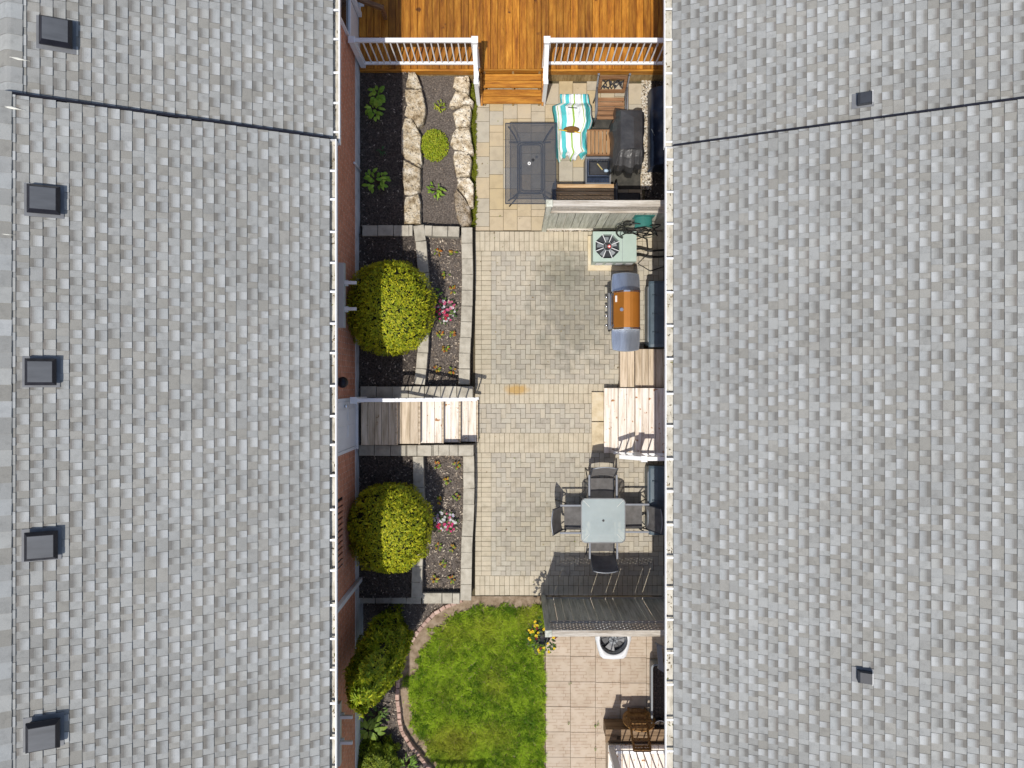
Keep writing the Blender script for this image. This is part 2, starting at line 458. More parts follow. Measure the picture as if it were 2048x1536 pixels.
def pavermat():
    m = mat('concrete_paver', [(.84,.83,.81),(1,1,1),(1.05,1.04,1.02)], scale=6, rough=.88, tint=True, bump=.3, bscale=110, grain=.10, spec=.15)
    nt = m.node_tree; N = nt.nodes; L = nt.links; b = N['Principled BSDF']
    cur = b.inputs['Base Color'].links[0].from_socket
    geo = [n for n in N if n.type == 'NEW_GEOMETRY'][0]
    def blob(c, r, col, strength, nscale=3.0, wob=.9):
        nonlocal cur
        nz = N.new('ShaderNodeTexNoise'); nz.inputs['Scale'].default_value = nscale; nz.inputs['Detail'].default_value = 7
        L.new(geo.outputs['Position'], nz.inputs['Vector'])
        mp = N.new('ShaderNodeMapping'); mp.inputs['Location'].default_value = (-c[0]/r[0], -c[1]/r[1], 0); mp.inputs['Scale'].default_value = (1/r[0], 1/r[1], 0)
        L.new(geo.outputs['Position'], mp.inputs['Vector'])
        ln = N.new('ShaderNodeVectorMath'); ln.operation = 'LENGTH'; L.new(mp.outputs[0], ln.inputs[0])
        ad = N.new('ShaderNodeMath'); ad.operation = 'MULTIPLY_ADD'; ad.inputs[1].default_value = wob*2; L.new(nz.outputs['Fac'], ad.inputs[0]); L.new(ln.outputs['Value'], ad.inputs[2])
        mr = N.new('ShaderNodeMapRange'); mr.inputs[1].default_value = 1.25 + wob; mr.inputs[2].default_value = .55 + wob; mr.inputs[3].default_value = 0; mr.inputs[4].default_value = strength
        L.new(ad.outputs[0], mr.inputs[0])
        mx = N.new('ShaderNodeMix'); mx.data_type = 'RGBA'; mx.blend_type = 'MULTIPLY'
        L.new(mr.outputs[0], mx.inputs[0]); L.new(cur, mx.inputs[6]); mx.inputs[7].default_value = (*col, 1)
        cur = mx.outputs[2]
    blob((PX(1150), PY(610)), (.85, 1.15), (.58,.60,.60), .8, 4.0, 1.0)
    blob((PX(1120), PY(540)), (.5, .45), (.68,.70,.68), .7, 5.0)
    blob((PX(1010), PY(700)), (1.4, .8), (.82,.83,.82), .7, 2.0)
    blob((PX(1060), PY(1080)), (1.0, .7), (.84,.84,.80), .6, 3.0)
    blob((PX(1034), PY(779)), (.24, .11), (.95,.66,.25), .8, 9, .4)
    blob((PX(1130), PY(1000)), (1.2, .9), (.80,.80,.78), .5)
    L.new(cur, b.inputs['Base Color'])
    return m
M['paver'] = pavermat()

def tilemat():
    m = mat('pink_patio_tile', [(.385,.315,.24),(.445,.37,.29),(.46,.39,.315)], scale=3, rough=.85, ovar=.06, spec=.2, bump=.1)
    nt = m.node_tree; N = nt.nodes; L = nt.links; b = N['Principled BSDF']
    cur = b.inputs['Base Color'].links[0].from_socket
    geo = [n for n in N if n.type == 'NEW_GEOMETRY'][0]
    for rot, w_, h_ in ((0, .23, .065), ):
        br = N.new('ShaderNodeTexBrick'); br.inputs['Scale'].default_value = 1; br.offset = .37; br.offset_frequency = 2; br.squash = 1.6; br.squash_frequency = 3
        br.inputs['Color1'].default_value = (1,1,1,1); br.inputs['Color2'].default_value = (.93,.90,.88,1); br.inputs['Mortar'].default_value = (.55,.46,.40,1)
        br.inputs['Mortar Size'].default_value = .005; br.inputs['Brick Width'].default_value = w_; br.inputs['Row Height'].default_value = h_; br.inputs['Mortar Smooth'].default_value = .6
        L.new(geo.outputs['Position'], br.inputs['Vector'])
        nz = N.new('ShaderNodeTexNoise'); nz.inputs['Scale'].default_value = 5; L.new(geo.outputs['Position'], nz.inputs['Vector'])
        mr = N.new('ShaderNodeMapRange'); mr.inputs[1].default_value = .43; mr.inputs[2].default_value = .55; L.new(nz.outputs['Fac'], mr.inputs[0])
        mx = N.new('ShaderNodeMix'); mx.data_type = 'RGBA'; mx.blend_type = 'MULTIPLY'
        L.new(mr.outputs[0], mx.inputs[0]); L.new(cur, mx.inputs[6]); L.new(br.outputs['Color'], mx.inputs[7]); cur = mx.outputs[2]
    L.new(cur, b.inputs['Base Color'])
    return m
M['tile'] = tilemat()

def stripemat():
    m = bpy.data.materials.new('striped_towelling'); m.use_nodes = True
    nt = m.node_tree; N = nt.nodes; L = nt.links; b = N['Principled BSDF']; b.inputs['Roughness'].default_value = .9
    b.inputs['Specular IOR Level'].default_value = .1
    uv = N.new('ShaderNodeUVMap'); uv.uv_map = 'UVMap'
    sp = N.new('ShaderNodeSeparateXYZ'); L.new(uv.outputs[0], sp.inputs[0])
    rp = N.new('ShaderNodeValToRGB'); rp.color_ramp.interpolation = 'CONSTANT'; el = rp.color_ramp.elements
    W_, T, G, B = (.78,.80,.80), (.10,.50,.52), (.27,.44,.07), (.55,.68,.74)
    seq = [(0,T),(.08,W_),(.12,G),(.135,W_),(.20,T),(.33,W_),(.38,B),(.39,W_),(.43,B),(.44,W_),(.485,G),(.535,W_),(.57,B),(.58,W_),(.62,B),(.63,W_),(.67,B),(.68,W_),(.76,G),(.78,W_),(.82,T),(.94,W_),(.97,T)]
    while len(el) < len(seq): el.new(.5)
    for e, (p, c) in zip(el, seq): e.position = p; e.color = (*c, 1)
    L.new(sp.outputs[0], rp.inputs[0]); L.new(rp.outputs[0], b.inputs['Base Color'])
    g = N.new('ShaderNodeNewGeometry'); nz = N.new('ShaderNodeTexNoise'); nz.inputs['Scale'].default_value = 7; nz.inputs['Detail'].default_value = 4
    mpn = N.new('ShaderNodeMapping'); mpn.inputs['Scale'].default_value = (2.2, .8, 1); L.new(g.outputs['Position'], mpn.inputs['Vector']); L.new(mpn.outputs[0], nz.inputs['Vector'])
    bp = N.new('ShaderNodeBump'); bp.inputs['Strength'].default_value = .7; bp.inputs['Distance'].default_value = .06
    L.new(nz.outputs['Fac'], bp.inputs['Height']); L.new(bp.outputs[0], b.inputs['Normal'])
    return m
M['stripe'] = stripemat()

CACHE = {}
def piece(name, key, fn, m, parent, loc, rot=None, scale=None):
    """one small piece: an object that shares its mesh with its like"""
    if key not in CACHE:
        mb = MB(); fn(mb); CACHE[key] = mb.mesh(name, m)
    return link(name, CACHE[key], parent, loc, rot, scale)

def plank(name, m, parent, x0, x1, y0, y1, z0, z1, ch=.004):
    """a board with its own mesh, shared by boards of the same size"""
    sx, sy, sz = round(abs(x1-x0), 3), round(abs(y1-y0), 3), round(z1-z0, 3)
    key = (name, m.name, sx, sy, sz)
    return piece(name, key, lambda mb: mb.box(-sx/2, sx/2, -sy/2, sy/2, 0, sz, ch), m, parent,
                 ((x0+x1)/2, (y0+y1)/2, z0))

# ================================================================== GROUND AND HOUSES
g = MB(); g.box(-70, 70, -70, 70, -.6, -.10)
tag(obj('ground', g, M['dirt']), kind='structure')

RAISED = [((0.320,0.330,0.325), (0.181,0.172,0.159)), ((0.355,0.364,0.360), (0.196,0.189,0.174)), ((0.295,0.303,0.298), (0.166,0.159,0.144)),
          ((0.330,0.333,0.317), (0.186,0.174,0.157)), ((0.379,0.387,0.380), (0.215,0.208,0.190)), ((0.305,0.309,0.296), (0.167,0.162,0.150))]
LOW = [((0.253,0.253,0.240), 0), ((0.284,0.288,0.279), 0), ((0.245,0.238,0.215), 0), ((0.304,0.308,0.297), 0), ((0.266,0.267,0.254), 0), ((0.274,0.268,0.246), 0)]
EXPO = .1445

def shingle_geo(kind, var):
    """vertices and faces of one tab, x downhill, unit width along y"""
    L = EXPO + .004
    up = -.022
    z0 = .001 if kind == 'low' else .004
    z1 = .014 if kind == 'low' else .0205
    k = .26 + .06*(var % 3)
    xs = [up, EXPO*k, EXPO*(k+.14), EXPO*(k+.28), EXPO*(k+.42), L]
    zs = [z0 + (z1 - z0)*(x - up)/(L - up) for x in xs]
    v = []
    for y in (0.0, 1.0):
        for x, z in zip(xs, zs): v.append((x, y, z))
        v.append((L, y, -.004)); v.append((up, y, -.006))
    n_ = len(xs) + 2
    f = [(i, i+1, n_+i+1, n_+i) for i in range(len(xs))] + [(0, n_-1) + tuple(range(n_-2, 0, -1)), tuple(range(n_, 2*n_))]
    if kind == 'low':
        c = LOW[var % 6][0]
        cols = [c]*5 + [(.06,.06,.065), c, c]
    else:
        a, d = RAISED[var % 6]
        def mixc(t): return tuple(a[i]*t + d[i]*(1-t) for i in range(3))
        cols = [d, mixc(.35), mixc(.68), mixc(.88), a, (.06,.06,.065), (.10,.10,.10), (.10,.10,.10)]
    return v, f, cols

def make_house(name, label, s, Xe, ze, slope, Xr, Xw, Y0, Y1, lip, ry=None):
    """s = -1: house to the left of the yard, +1 to the right; X values are magnitudes"""
    H = thing(name, label, 'house', (s*Xw, (Y0+Y1)/2, 0), 'townhouses')
    zr = ze + slope*(Xr - Xe)
    Xb = 2*Xr - Xe
    a = math.atan(slope)
    # walls
    wl = MB(); wl.box(s*Xw, s*(2*Xr - Xw), Y0, Y1, .80, ze - .16); obj('wall', wl, M['brick'], H)
    fd = MB(); fd.box(s*(Xw - .012), s*(2*Xr - Xw + .012), Y0 + .001, Y1 - .001, -.3, .80); obj('foundation', fd, M['foundation'], H)
    sf = MB(); sf.box(s*(Xe + .03), s*(Xw + .3), Y0, Y1, ze - .157, ze - .14); obj('soffit', sf, M['soffit'], H)
    fa = MB(); fa.box(s*(Xe + .03), s*(Xe + .05), Y0, Y1, ze - .139, ze - .035); obj('fascia', fa, M['white'], H)
    # roof body
    rb = MB()
    pr = [(s*Xe, ze - .03), (s*Xr, zr - .012), (s*Xb, ze - .03)]
    v = [(x, y, z) for y in (Y0, Y1) for x, z in pr]
    rb.add(v, [(0,1,2),(5,4,3),(0,3,4,1),(1,4,5,2),(2,5,3,0)], (.22,.22,.23))
    roof = obj('roof', rb, M['shingle'], H)
    # shingles
    n = int((math.hypot(Xr - Xe, zr - ze)) / EXPO)
    rot = (0, a, 0) if s < 0 else (0, a, math.pi)
    ca, sa = math.cos(a), math.sin(a)
    Rm = Matrix.Rotation(math.pi, 3, 'Z') @ Matrix.Rotation(a, 3, 'Y') if s > 0 else Matrix.Rotation(a, 3, 'Y')
    tabs = []
    for k in range(n):
        dist = (k + 1)*EXPO            # from the eave up to the head of this course
        X = Xe + dist*ca; z = ze + dist*sa
        y = Y0 + uni(-.1, .0)
        kind = R.choice(('low', 'raised'))
        prev = -1
        while y < Y1:
            wd = uni(.085, .15) if kind == 'raised' else uni(.065, .14)
            if R.random() < .10: wd *= 1.5
            ya, yb = max(y, Y0), min(y + wd, Y1)
            if yb - ya > .02:
                var = R.randrange(6)
                if var == prev: var = (var + 1 + R.randrange(4)) % 6
                prev = var
                tabs.append((X, ya, yb, z, kind, var))
            y += wd
            kind = 'low' if kind == 'raised' else 'raised'
            if R.random() < .05: kind = 'low'
    cp = Vector((0, 0, CAMH))
    def key(t):
        X, ya, yb, z = t[0], t[1], t[2], t[3]
        d = CAMH - z; u = 1024 + s*X*FPX/d; v_ = 768 - (ya+yb)/2*FPX/d
        vis = (4 < u < 2044) and (10 < v_ < 1526)
        return (0 if vis else 1, -(yb - ya)/d)
    tabs.sort(key=key)
    for t in tabs[:300]:
        X, ya, yb, z, kind, var = t
        kk = ('shingle', kind, var)
        if kk not in CACHE:
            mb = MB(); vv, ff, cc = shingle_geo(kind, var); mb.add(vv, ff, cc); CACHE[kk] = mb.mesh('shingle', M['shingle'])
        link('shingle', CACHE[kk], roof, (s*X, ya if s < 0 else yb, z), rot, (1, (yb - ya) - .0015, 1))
    mb = MB()
    for X, ya, yb, z, kind, var in tabs[300:]:
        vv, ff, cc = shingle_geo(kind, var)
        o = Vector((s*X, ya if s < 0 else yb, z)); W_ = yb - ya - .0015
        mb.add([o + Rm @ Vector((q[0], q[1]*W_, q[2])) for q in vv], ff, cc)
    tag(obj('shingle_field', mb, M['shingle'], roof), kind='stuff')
    # far slope: long courses, out of the photograph's sight
    mb = MB()
    for k in range(n):
        d0 = (k + 1)*EXPO; X = Xb - d0*ca; z = ze + d0*sa
        y = Y0
        while y < Y1 - .05:
            y2 = min(y + uni(.3, .5), Y1); c = LOW[R.randrange(6)][0]
            xa, xb_ = s*X, s*(X + EXPO*ca); zb_ = z - EXPO*sa
            mb.add([(xa, y, z+.004), (xb_, y, zb_+.016), (xb_, y2, zb_+.016), (xa, y2, z+.004), (xb_, y, zb_-.004), (xb_, y2, zb_-.004)], [(0,1,2,3) if s > 0 else (3,2,1,0), (1,4,5,2)], [c, (.06,.06,.065)])
            y = y2
    tag(obj('far_shingles', mb, M['shingle'], roof), kind='stuff')
    # ridge caps
    y = Y0; i = 0
    while y < Y1:
        y2 = min(y + .205, Y1)
        kk = ('ridge', i % 5, round(y2 - y, 2), s, round(slope, 3))
        if kk not in CACHE:
            c = LOW[i % 5][0] if i % 3 else RAISED[i % 5][0]
            mb = MB(); W_ = .15; h = W_*slope; Ls = y2 - y + .03
            pts = [(-W_, -h + .004), (-.04, -.006), (0, .004), (.04, -.006), (W_, -h + .004)]
            rows = [[(x, yy, z + dz) for x, z in pts] for yy, dz in ((0, .024), (Ls, .014))]
            mb.grid(rows, c)
            vv = [(x, 0, z + .024) for x, z in pts] + [(x, 0, z + .006) for x, z in pts]
            mb.add(vv, [(i2, i2+5, i2+6, i2+1) for i2 in range(4)], tuple(q*.8 for q in c))
            mb.add([(-W_, 0, -h+.028), (-W_, Ls, -h+.018), (-W_, Ls, -h+.0), (-W_, 0, -h+.0), (W_, 0, -h+.028), (W_, Ls, -h+.018), (W_, Ls, -h), (W_, 0, -h)], [(0,1,2,3),(7,6,5,4)], tuple(q*.7 for q in c))
            CACHE[kk] = mb.mesh('ridge_cap', M['shingle'])
        link('ridge_cap', CACHE[kk], roof, (s*Xr, y, zr + .012))
        y = y2; i += 1
    # gutter: back, floor, front
    gu = MB()
    zt = ze - .004
    xo, xi = lip, Xe + .028
    gu.box(s*(xo + .004), s*xi, Y0, Y1, zt - .095, zt - .09)
    gu.box(s*(xi - .004), s*xi, Y0, Y1, zt - .089, zt - .03)
    gt = obj('gutter', gu, M['gutter'], H)
    lp = MB()
    lp.box(s*xo, s*(xo + .004), Y0, Y1, zt - .10, zt - .002)
    lp.box(s*(xo - .004), s*(xo + .011), Y0, Y1, zt - .001, zt + .006)
    obj('gutter_lip', lp, M['white'], gt)
    for yy in (Y0 + .001, Y1 - .006):
        ec = MB(); ec.box(s*(xo + .005), s*(xi - .005), yy, yy + .005, zt - .088, zt - .004); obj('end_cap', ec, M['white'], gt)
    y = Y0 + uni(.1, .3)
    while y < Y1 - .1:
        piece('bracket', ('bracket', s, round(xi - xo, 3)), lambda mb: mb.box(-(xi-xo-.012)/2, (xi-xo-.012)/2, -.016, .016, 0, .012, .002), M['white'], gt,
              (s*(xo + xi)/2 + s*.004, y, zt - .014))
        y += uni(.42, .52) if s < 0 else uni(.50, .58)
    return H, roof

LW, RW = 3.05, 3.20
SL_L, SL_R = .456, .447
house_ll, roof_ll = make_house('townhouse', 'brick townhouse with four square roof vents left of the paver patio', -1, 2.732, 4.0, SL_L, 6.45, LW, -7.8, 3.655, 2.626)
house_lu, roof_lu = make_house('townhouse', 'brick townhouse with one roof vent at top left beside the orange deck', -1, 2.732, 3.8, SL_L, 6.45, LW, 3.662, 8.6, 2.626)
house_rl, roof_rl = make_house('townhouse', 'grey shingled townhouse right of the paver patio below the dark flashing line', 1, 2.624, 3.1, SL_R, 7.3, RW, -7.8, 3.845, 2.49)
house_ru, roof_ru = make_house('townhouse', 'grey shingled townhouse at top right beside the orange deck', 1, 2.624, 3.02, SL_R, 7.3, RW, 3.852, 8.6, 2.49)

HP = {'ll': (-1, 2.732, 4.0, SL_L), 'lu': (-1, 2.732, 3.8, SL_L), 'rl': (1, 2.624, 3.1, SL_R), 'ru': (1, 2.624, 3.02, SL_R)}
def roofpt(h, u, v):
    s, Xe, ze, sl = HP[h]
    a = abs(u - 1024)/FPX
    z = (ze + sl*(CAMH*a - Xe))/(1 + sl*a)
    return Vector((s*a*(CAMH - z), (768 - v)/FPX*(CAMH - z), z))

# dark flashing where the roofs step
for h, H, Y, Xr in (('ll', house_ll, 3.655, 6.45), ('rl', house_rl, 3.845, 7.3)):
    s, Xe, ze, sl = HP[h]
    fl = MB()
    x0, x1 = Xe - .01, Xr
    for ya, yb, za, zb in ((Y + .004, Y + .026, .016, .022), (Y + .0265, Y + .030, -.19, .022)):
        v = []
        for x in (x0, x1):
            z = ze + sl*(x - Xe)
            v += [(s*x, ya, z+za), (s*x, yb, z+za), (s*x, yb, z+zb), (s*x, ya, z+zb)]
        fl.add(v, [(0,1,2,3),(7,6,5,4),(0,4,5,1),(1,5,6,2),(2,6,7,3),(3,7,4,0)])
    obj('rake_flashing', fl, M['black_metal'], H)

# roof vents (parts of their houses)
def box_vent(H, h, u, v, size=.36, hh=.15, skew=0.0):
    p = roofpt(h, u, v)
    s, Xe, ze, sl = HP[h]
    a = math.atan(sl)*(1 if s < 0 else -1)
    rot = (0, a, skew)
    p = p + Vector((0, 0, .02))
    V = link('roof_vent', None, H, p)
    V.rotation_euler = rot
    def r4(w_, z, ox=0): return [(-w_/2+ox, -w_/2, z), (w_/2+ox, -w_/2, z), (w_/2+ox, w_/2, z), (-w_/2+ox, w_/2, z)]
    fl = MB(); fl.box(-size*.62, size*.58, -size*.58, size*.58, 0, .006); link('flange', fl.mesh('flange', M['grey_metal']), V, local=True)
    b = MB(); b.loft([r4(size*.84, .006), r4(size*.84, hh*.45), r4(size, hh*.46), r4(size, hh*.62), r4(size*.80, hh)]); link('hood', b.mesh('hood', M['black_metal']), V, local=True)
    t = MB(); t.loft([r4(size*.77, hh + .0005), r4(size*.77, hh + .004)]); link('top_plate', t.mesh('top_plate', M['vent_sky_top']), V, local=True)
    return V
box_vent(house_lu, 'lu', 116, 72, .37, .17)
box_vent(house_ll, 'll', 92, 403, .36, .16)
box_vent(house_ll, 'll', 86, 744, .34, .15)
box_vent(house_ll, 'll', 87, 1088, .36, .16)
box_vent(house_ll, 'll', 91, 1462, .37, .19)
def pipe_vent(H, h, u, v):
    p = roofpt(h, u, v) + Vector((0, 0, .02))
    s, Xe, ze, sl = HP[h]
    V = link('vent_hood', None, H, p); V.rotation_euler = (0, -math.atan(sl), 0)
    fl = MB(); fl.box(-.17, .12, -.11, .11, 0, .005); link('flange', fl.mesh('flange', M['grey_metal']), V, local=True)
    b = MB(); b.loft([[(-.10,-.08,.005),(.09,-.08,.005),(.09,.08,.005),(-.10,.08,.005)], [(-.09,-.085,.09),(.10,-.085,.09),(.10,.085,.09),(-.09,.085,.09)], [(-.06,-.075,.11),(.095,-.075,.115),(.095,.075,.115),(-.06,.075,.11)]])
    link('hood', b.mesh('hood', M['frame']), V, local=True)
    t = MB(); t.box(.098, .106, -.088, .088, .02, .118); link('rim', t.mesh('rim', M['white_shelf']), V, local=True)
pipe_vent(house_ru, 'ru', 1728, 201)
pipe_vent(house_rl, 'rl', 1728, 1350)

# pale feathers on the ridge
for (u, v, du, dv, lab) in ((44, 121, 40, 8, 'white feather lying beside the topmost roof vent on the left roof'),
                            (34, 219, 40, 8, 'white feather just below the roof step at the left edge'),
                            (15, 470, 34, 3, 'small pale feather on the left ridge below the second roof vent')):
    h = 'lu' if v < 185 else 'll'
    a, b = roofpt(h, u - du/2, v - dv/2) + Vector((0,0,.035)), roofpt(h, u + du/2, v + dv/2) + Vector((0,0,.035))
    f = MB(); pts = []
    for i in range(9):
        t = i/8; c = a.lerp(b, t); wd = .018*math.sin(math.pi*min(1, t*1.15 + .08))**.8*(1 - .75*t) + .002
        pts.append([c + Vector((0, -wd, .004)), c + Vector((0, 0, .010)), c + Vector((0, wd, .004))])
    f.grid(pts, (.9,.88,.78))
    tag(obj('feather', f, M['petal']), lab, 'feather', 'feathers on the roof')

# ---- fittings of the left houses
d = MB(); d.box(-LW + .0, -LW + .03, -1.19, -.32, .86, 2.86, .004); door = obj('door', d, M['white'], house_ll)
for yy in (-.98, -.68):
    for z0, z1 in ((1.05, 1.55), (1.75, 2.6)):
        q = MB(); q.box(-LW + .031, -LW + .042, yy, yy + .22, z0, z1, .006); obj('panel', q, M['white'], door)
q = MB(); q.cyl((-LW + .06, -.40), .03, 1.78, 1.84, 14); obj('handle', q, M['chrome'], door, True)
q = MB(); q.box(-LW, -LW + .07, -1.26, -.25, .80, .855, .006); obj('sill', q, M['white_shelf'], house_ll)
for yy in (-1.25, -.315):
    q = MB(); q.box(-LW, -LW + .045, yy, yy + .055, .858, 2.95, .004); obj('door_frame', q, M['white'], house_ll)
for (hz, z, y0, y1, arms) in ((house_ll, 2.15, .99, 2.13, (1.78, 1.32)), (house_ll, 2.45, -6.55, -5.47, (-5.71, -6.15))):
    q = MB(); q.box(-LW, -LW + .105, y0, y1, z - .12, z, .006); rl = obj('awning_rail', q, M['rail_grey'], hz)
    for yy in arms:
        q = MB(); q.box(-LW + .106, -LW + .315, yy - .028, yy + .028, z - .05, z - .004, .005); q.box(-LW + .106, -LW + .16, yy - .05, yy + .05, z - .10, z - .052); obj('bracket_arm', q, M['white_shelf'], rl)
q = MB(); q.box(-LW, -LW + .075, -3.92, -3.835, .34, 3.9, .01); q.box(-LW, -LW + .24, -3.92, -3.835, .26, .339, .01); obj('downspout', q, M['white'], house_ll)
q = MB(); q.box(-LW + .001, -LW + .004, -3.32, -2.02, 1.85, 2.5); sr = obj('gap_shade_panel', q, M['black_metal'], house_ll)  # dark sheet coloured as the shade in the gaps between soldier bricks
for i in range(12):
    yy = -3.26 + i*.105
    piece('brick', 'soldier_brick', lambda mb: mb.box(-.012, .012, -.033, .033, 0, .6, .003), M['brick'], sr, (-LW + .018, yy, 1.87))
lamp = MB(); lamp.loft([[( -2.96 + r*math.cos(2*math.pi*k/16), .03 + r*math.sin(2*math.pi*k/16), z) for k in range(16)] for r, z in ((.05,2.08),(.085,2.12),(.10,2.2),(.08,2.27),(.03,2.31))])
obj('wall_lamp', lamp, M['black_metal'], house_ll, True)
q = MB(); q.tube([(-LW + .035, 4.24, .45), (-LW + .035, 4.24, .95), (-LW + .02, 4.24, 1.0)], .022, 10); obj('vent_pipe', q, M['white'], house_lu, True)
q = MB(); q.box(-LW, -LW + .035, 6.42, 7.18, .50, 1.40, .004); obj('window_panel', q, M['white_shelf'], house_lu)
q = MB(); q.box(-LW, -LW + .02, 6.46, 7.14, 1.46, 2.7); wi = obj('window', q, M['glass_dark'], house_lu)
for a in ((6.42, 6.458, 1.41, 2.75), (7.142, 7.18, 1.41, 2.75)):
    q = MB(); q.box(-LW, -LW + .045, a[0], a[1], a[2], a[3], .004); obj('frame', q, M['white'], wi)
q = MB(); q.box(-LW, -LW + .06, 6.40, 7.20, 1.401, 1.455, .006); obj('sill', q, M['white'], wi)
q = MB(); q.box(-LW, -LW + .03, 7.22, 8.3, .52, 2.7); pd = obj('patio_door', q, M['glass_dark'], house_lu)
for a in ((7.2, 7.29, .52, 2.75), (7.75, 7.83, .52, 2.75)):
    q = MB(); q.box(-LW + .031, -LW + .10, a[0], a[1], a[2], a[3], .006); obj('frame', q, M['white'], pd)
q = MB(); q.box(-LW + .031, -LW + .12, 7.30, 8.3, .52, .60, .006); q.box(-LW + .031, -LW + .08, 7.30, 8.3, .601, .70, .006); obj('track', q, M['white_shelf'], pd)

# ================================================================== PAVED SURFACES
bed = MB(); bed.box(-.82, RW, -4.37, 3.145, -.09, -.008)
patio = tag(obj('patio', bed, M['sand']), kind='structure')
U = .1012
PT = [(.415,.374,.30), (.39,.355,.295), (.435,.394,.315), (.405,.374,.31), (.365,.335,.28), (.425,.394,.325)]
PB = [(.455,.40,.305), (.48,.425,.325), (.44,.39,.295), (.465,.415,.32)]
pav = []                      # x0, x1, y0, y1, palette
def herring(x0, nx, y1, ny):
    for j in range(ny):
        for i in range(nx):
            k = (i + j) % 4              # row j counts downwards
            X, Y = x0 + i*U, y1 - (j+1)*U
            if k == 0:
                pav.append((X, X + (2*U if i + 1 < nx else U), Y, Y + U, 0))
            elif k == 1 and i == 0: pav.append((X, X + U, Y, Y + U, 0))
            elif k == 2:                  # upper cell of an upright brick or its lower one
                if j + 1 < ny: pav.append((X, X + U, Y - U, Y + U, 0))
                else: pav.append((X, X + U, Y, Y + U, 0))
            elif k == 3 and j == 0: pav.append((X, X + U, Y, Y + U, 0))
def soldier(x0, x1, y1, rows=2):
    for r_ in range(rows):
        x = x0
        while x < x1 - .03:
            pav.append((x, min(x + U, x1), y1 - (r_+1)*2*U, y1 - r_*2*U, 1)); x += U
def columns(x0, widths, y1, y0):
    y = y1
    while y > y0 + .04:
        x = x0
        for wd in widths:
            pav.append((x, x + wd, max(y - U, y0), y, 1)); x += wd
        y -= U
XL = -.76; XH = -.76 + .13 + 2*U; NX = int((RW - XH)/U)
Y = 3.14
soldier(XL, RW, Y); Y -= 4*U
yb = Y
herring(XH, NX, Y, 27); columns(XL, (.13, 2*U), Y, Y - 27*U); Y -= 27*U
soldier(XL, RW, Y); Y -= 4*U
herring(XL + .028, NX + 3, Y, 6); Y -= 6*U
soldier(XL, RW, Y); Y -= 4*U
herring(XH, NX, Y, 25); columns(XL, (.13, 2*U), Y, Y - 25*U); Y -= 25*U
soldier(XL, RW, Y); Y -= 4*U
LAY = [(PX(1246), PX(1340), PY(775), PY(696))]      # under the right stairs
def hidden(q): return any(a < (q[0]+q[1])/2 < b and c < (q[2]+q[3])/2 < d_ for a, b, c, d_ in LAY)
pav = [q for q in pav if not hidden(q)]
def pv_vis(q):
    x, y = (q[0]+q[1])/2, (q[2]+q[3])/2
    return (0 if (x < 2.8 and not (x > 1.2 and -3.2 < y < -1.9)) else 1, round(-(q[1]-q[0])*(q[3]-q[2]), 4), x*x + y*y)
pav.sort(key=pv_vis)
mbf = MB()
for i, (x0, x1, y0, y1, pal) in enumerate(pav):
    T = PB if pal else PT
    vi = R.randrange(len(T)); gp = .0027
    sx, sy = round(x1-x0-2*gp, 3), round(y1-y0-2*gp, 3)
    dz = uni(-.0035, .003); cx, cy = (x0+x1)/2 + uni(-.0016,.0016), (y0+y1)/2 + uni(-.0016,.0016)
    if i < 300:
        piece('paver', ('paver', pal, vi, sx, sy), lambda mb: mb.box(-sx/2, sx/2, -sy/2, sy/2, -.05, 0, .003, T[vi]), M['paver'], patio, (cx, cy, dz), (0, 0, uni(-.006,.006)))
    else:
        mbf.box(cx-sx/2, cx+sx/2, cy-sy/2, cy+sy/2, -.05, dz, .003, T[vi])
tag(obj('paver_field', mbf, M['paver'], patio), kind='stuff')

# tan slab terrace
bed = MB(); bed.box(-.82, 2.72, 3.152, 6.9, -.09, -.012)
terr = tag(obj('slab_terrace', bed, M['sand']), kind='structure')
ST = [(.44,.365,.25),(.455,.375,.255),(.425,.365,.265),(.40,.36,.285),(.465,.39,.28),(.44,.355,.22),(.43,.375,.285),(.405,.37,.30)]
x = -.75; ci = 0
while x < 2.6:
    wd = .286
    y = 3.155 - R.choice((0, .06, .14)); last = 0
    while y < 6.22:
        hh = R.choice((.145, .29, .29, .43)) 
        if hh == last and hh == .145: hh = .29
        last = hh
        y0, y1 = max(y, 3.155), min(y + hh, 6.23)
        if y1 - y0 > .05:
            g_ = .003; sx, sy = round(wd - 2*g_, 3), round(y1 - y0 - 2*g_, 3); vi = R.randrange(8)
            piece('slab', ('slab', vi, sx, sy), lambda mb: mb.box(-sx/2, sx/2, -sy/2, sy/2, -.05, 0, .004, ST[vi]), M['slab'], terr, (x + wd/2, (y0+y1)/2, uni(-.003,.002)))
        y += hh
    x += wd; ci += 1

# pink tile terrace at the lower right
bed = MB(); bed.box(PX(1088), RW, -8.6, -4.42, -.09, -.016)
tiles = tag(obj('tile_terrace', bed, M['sand']), kind='structure')
tw = .52; y = PY(1312) + 3*tw
x_edges = [PX(1091), PX(1141), PX(1191), PX(1241), PX(1293), PX(1345)]
while y > -8.5:
    for i in range(5):
        xa, xb = x_edges[i], min(x_edges[i+1], RW)
        ya, yb = y - tw, y
        yb = min(yb, -4.425)
        if yb - ya < .05: continue
        off = -.012*i
        sx, sy = round(xb - xa - .006, 3), round(yb - ya - .006, 3)
        piece('tile', ('tile', sx, sy), lambda mb: mb.box(-sx/2, sx/2, -sy/2, sy/2, -.05, 0, .004), M['tile'], tiles, ((xa+xb)/2, (ya+yb)/2 + off, uni(-.003,.003)))
    y -= tw

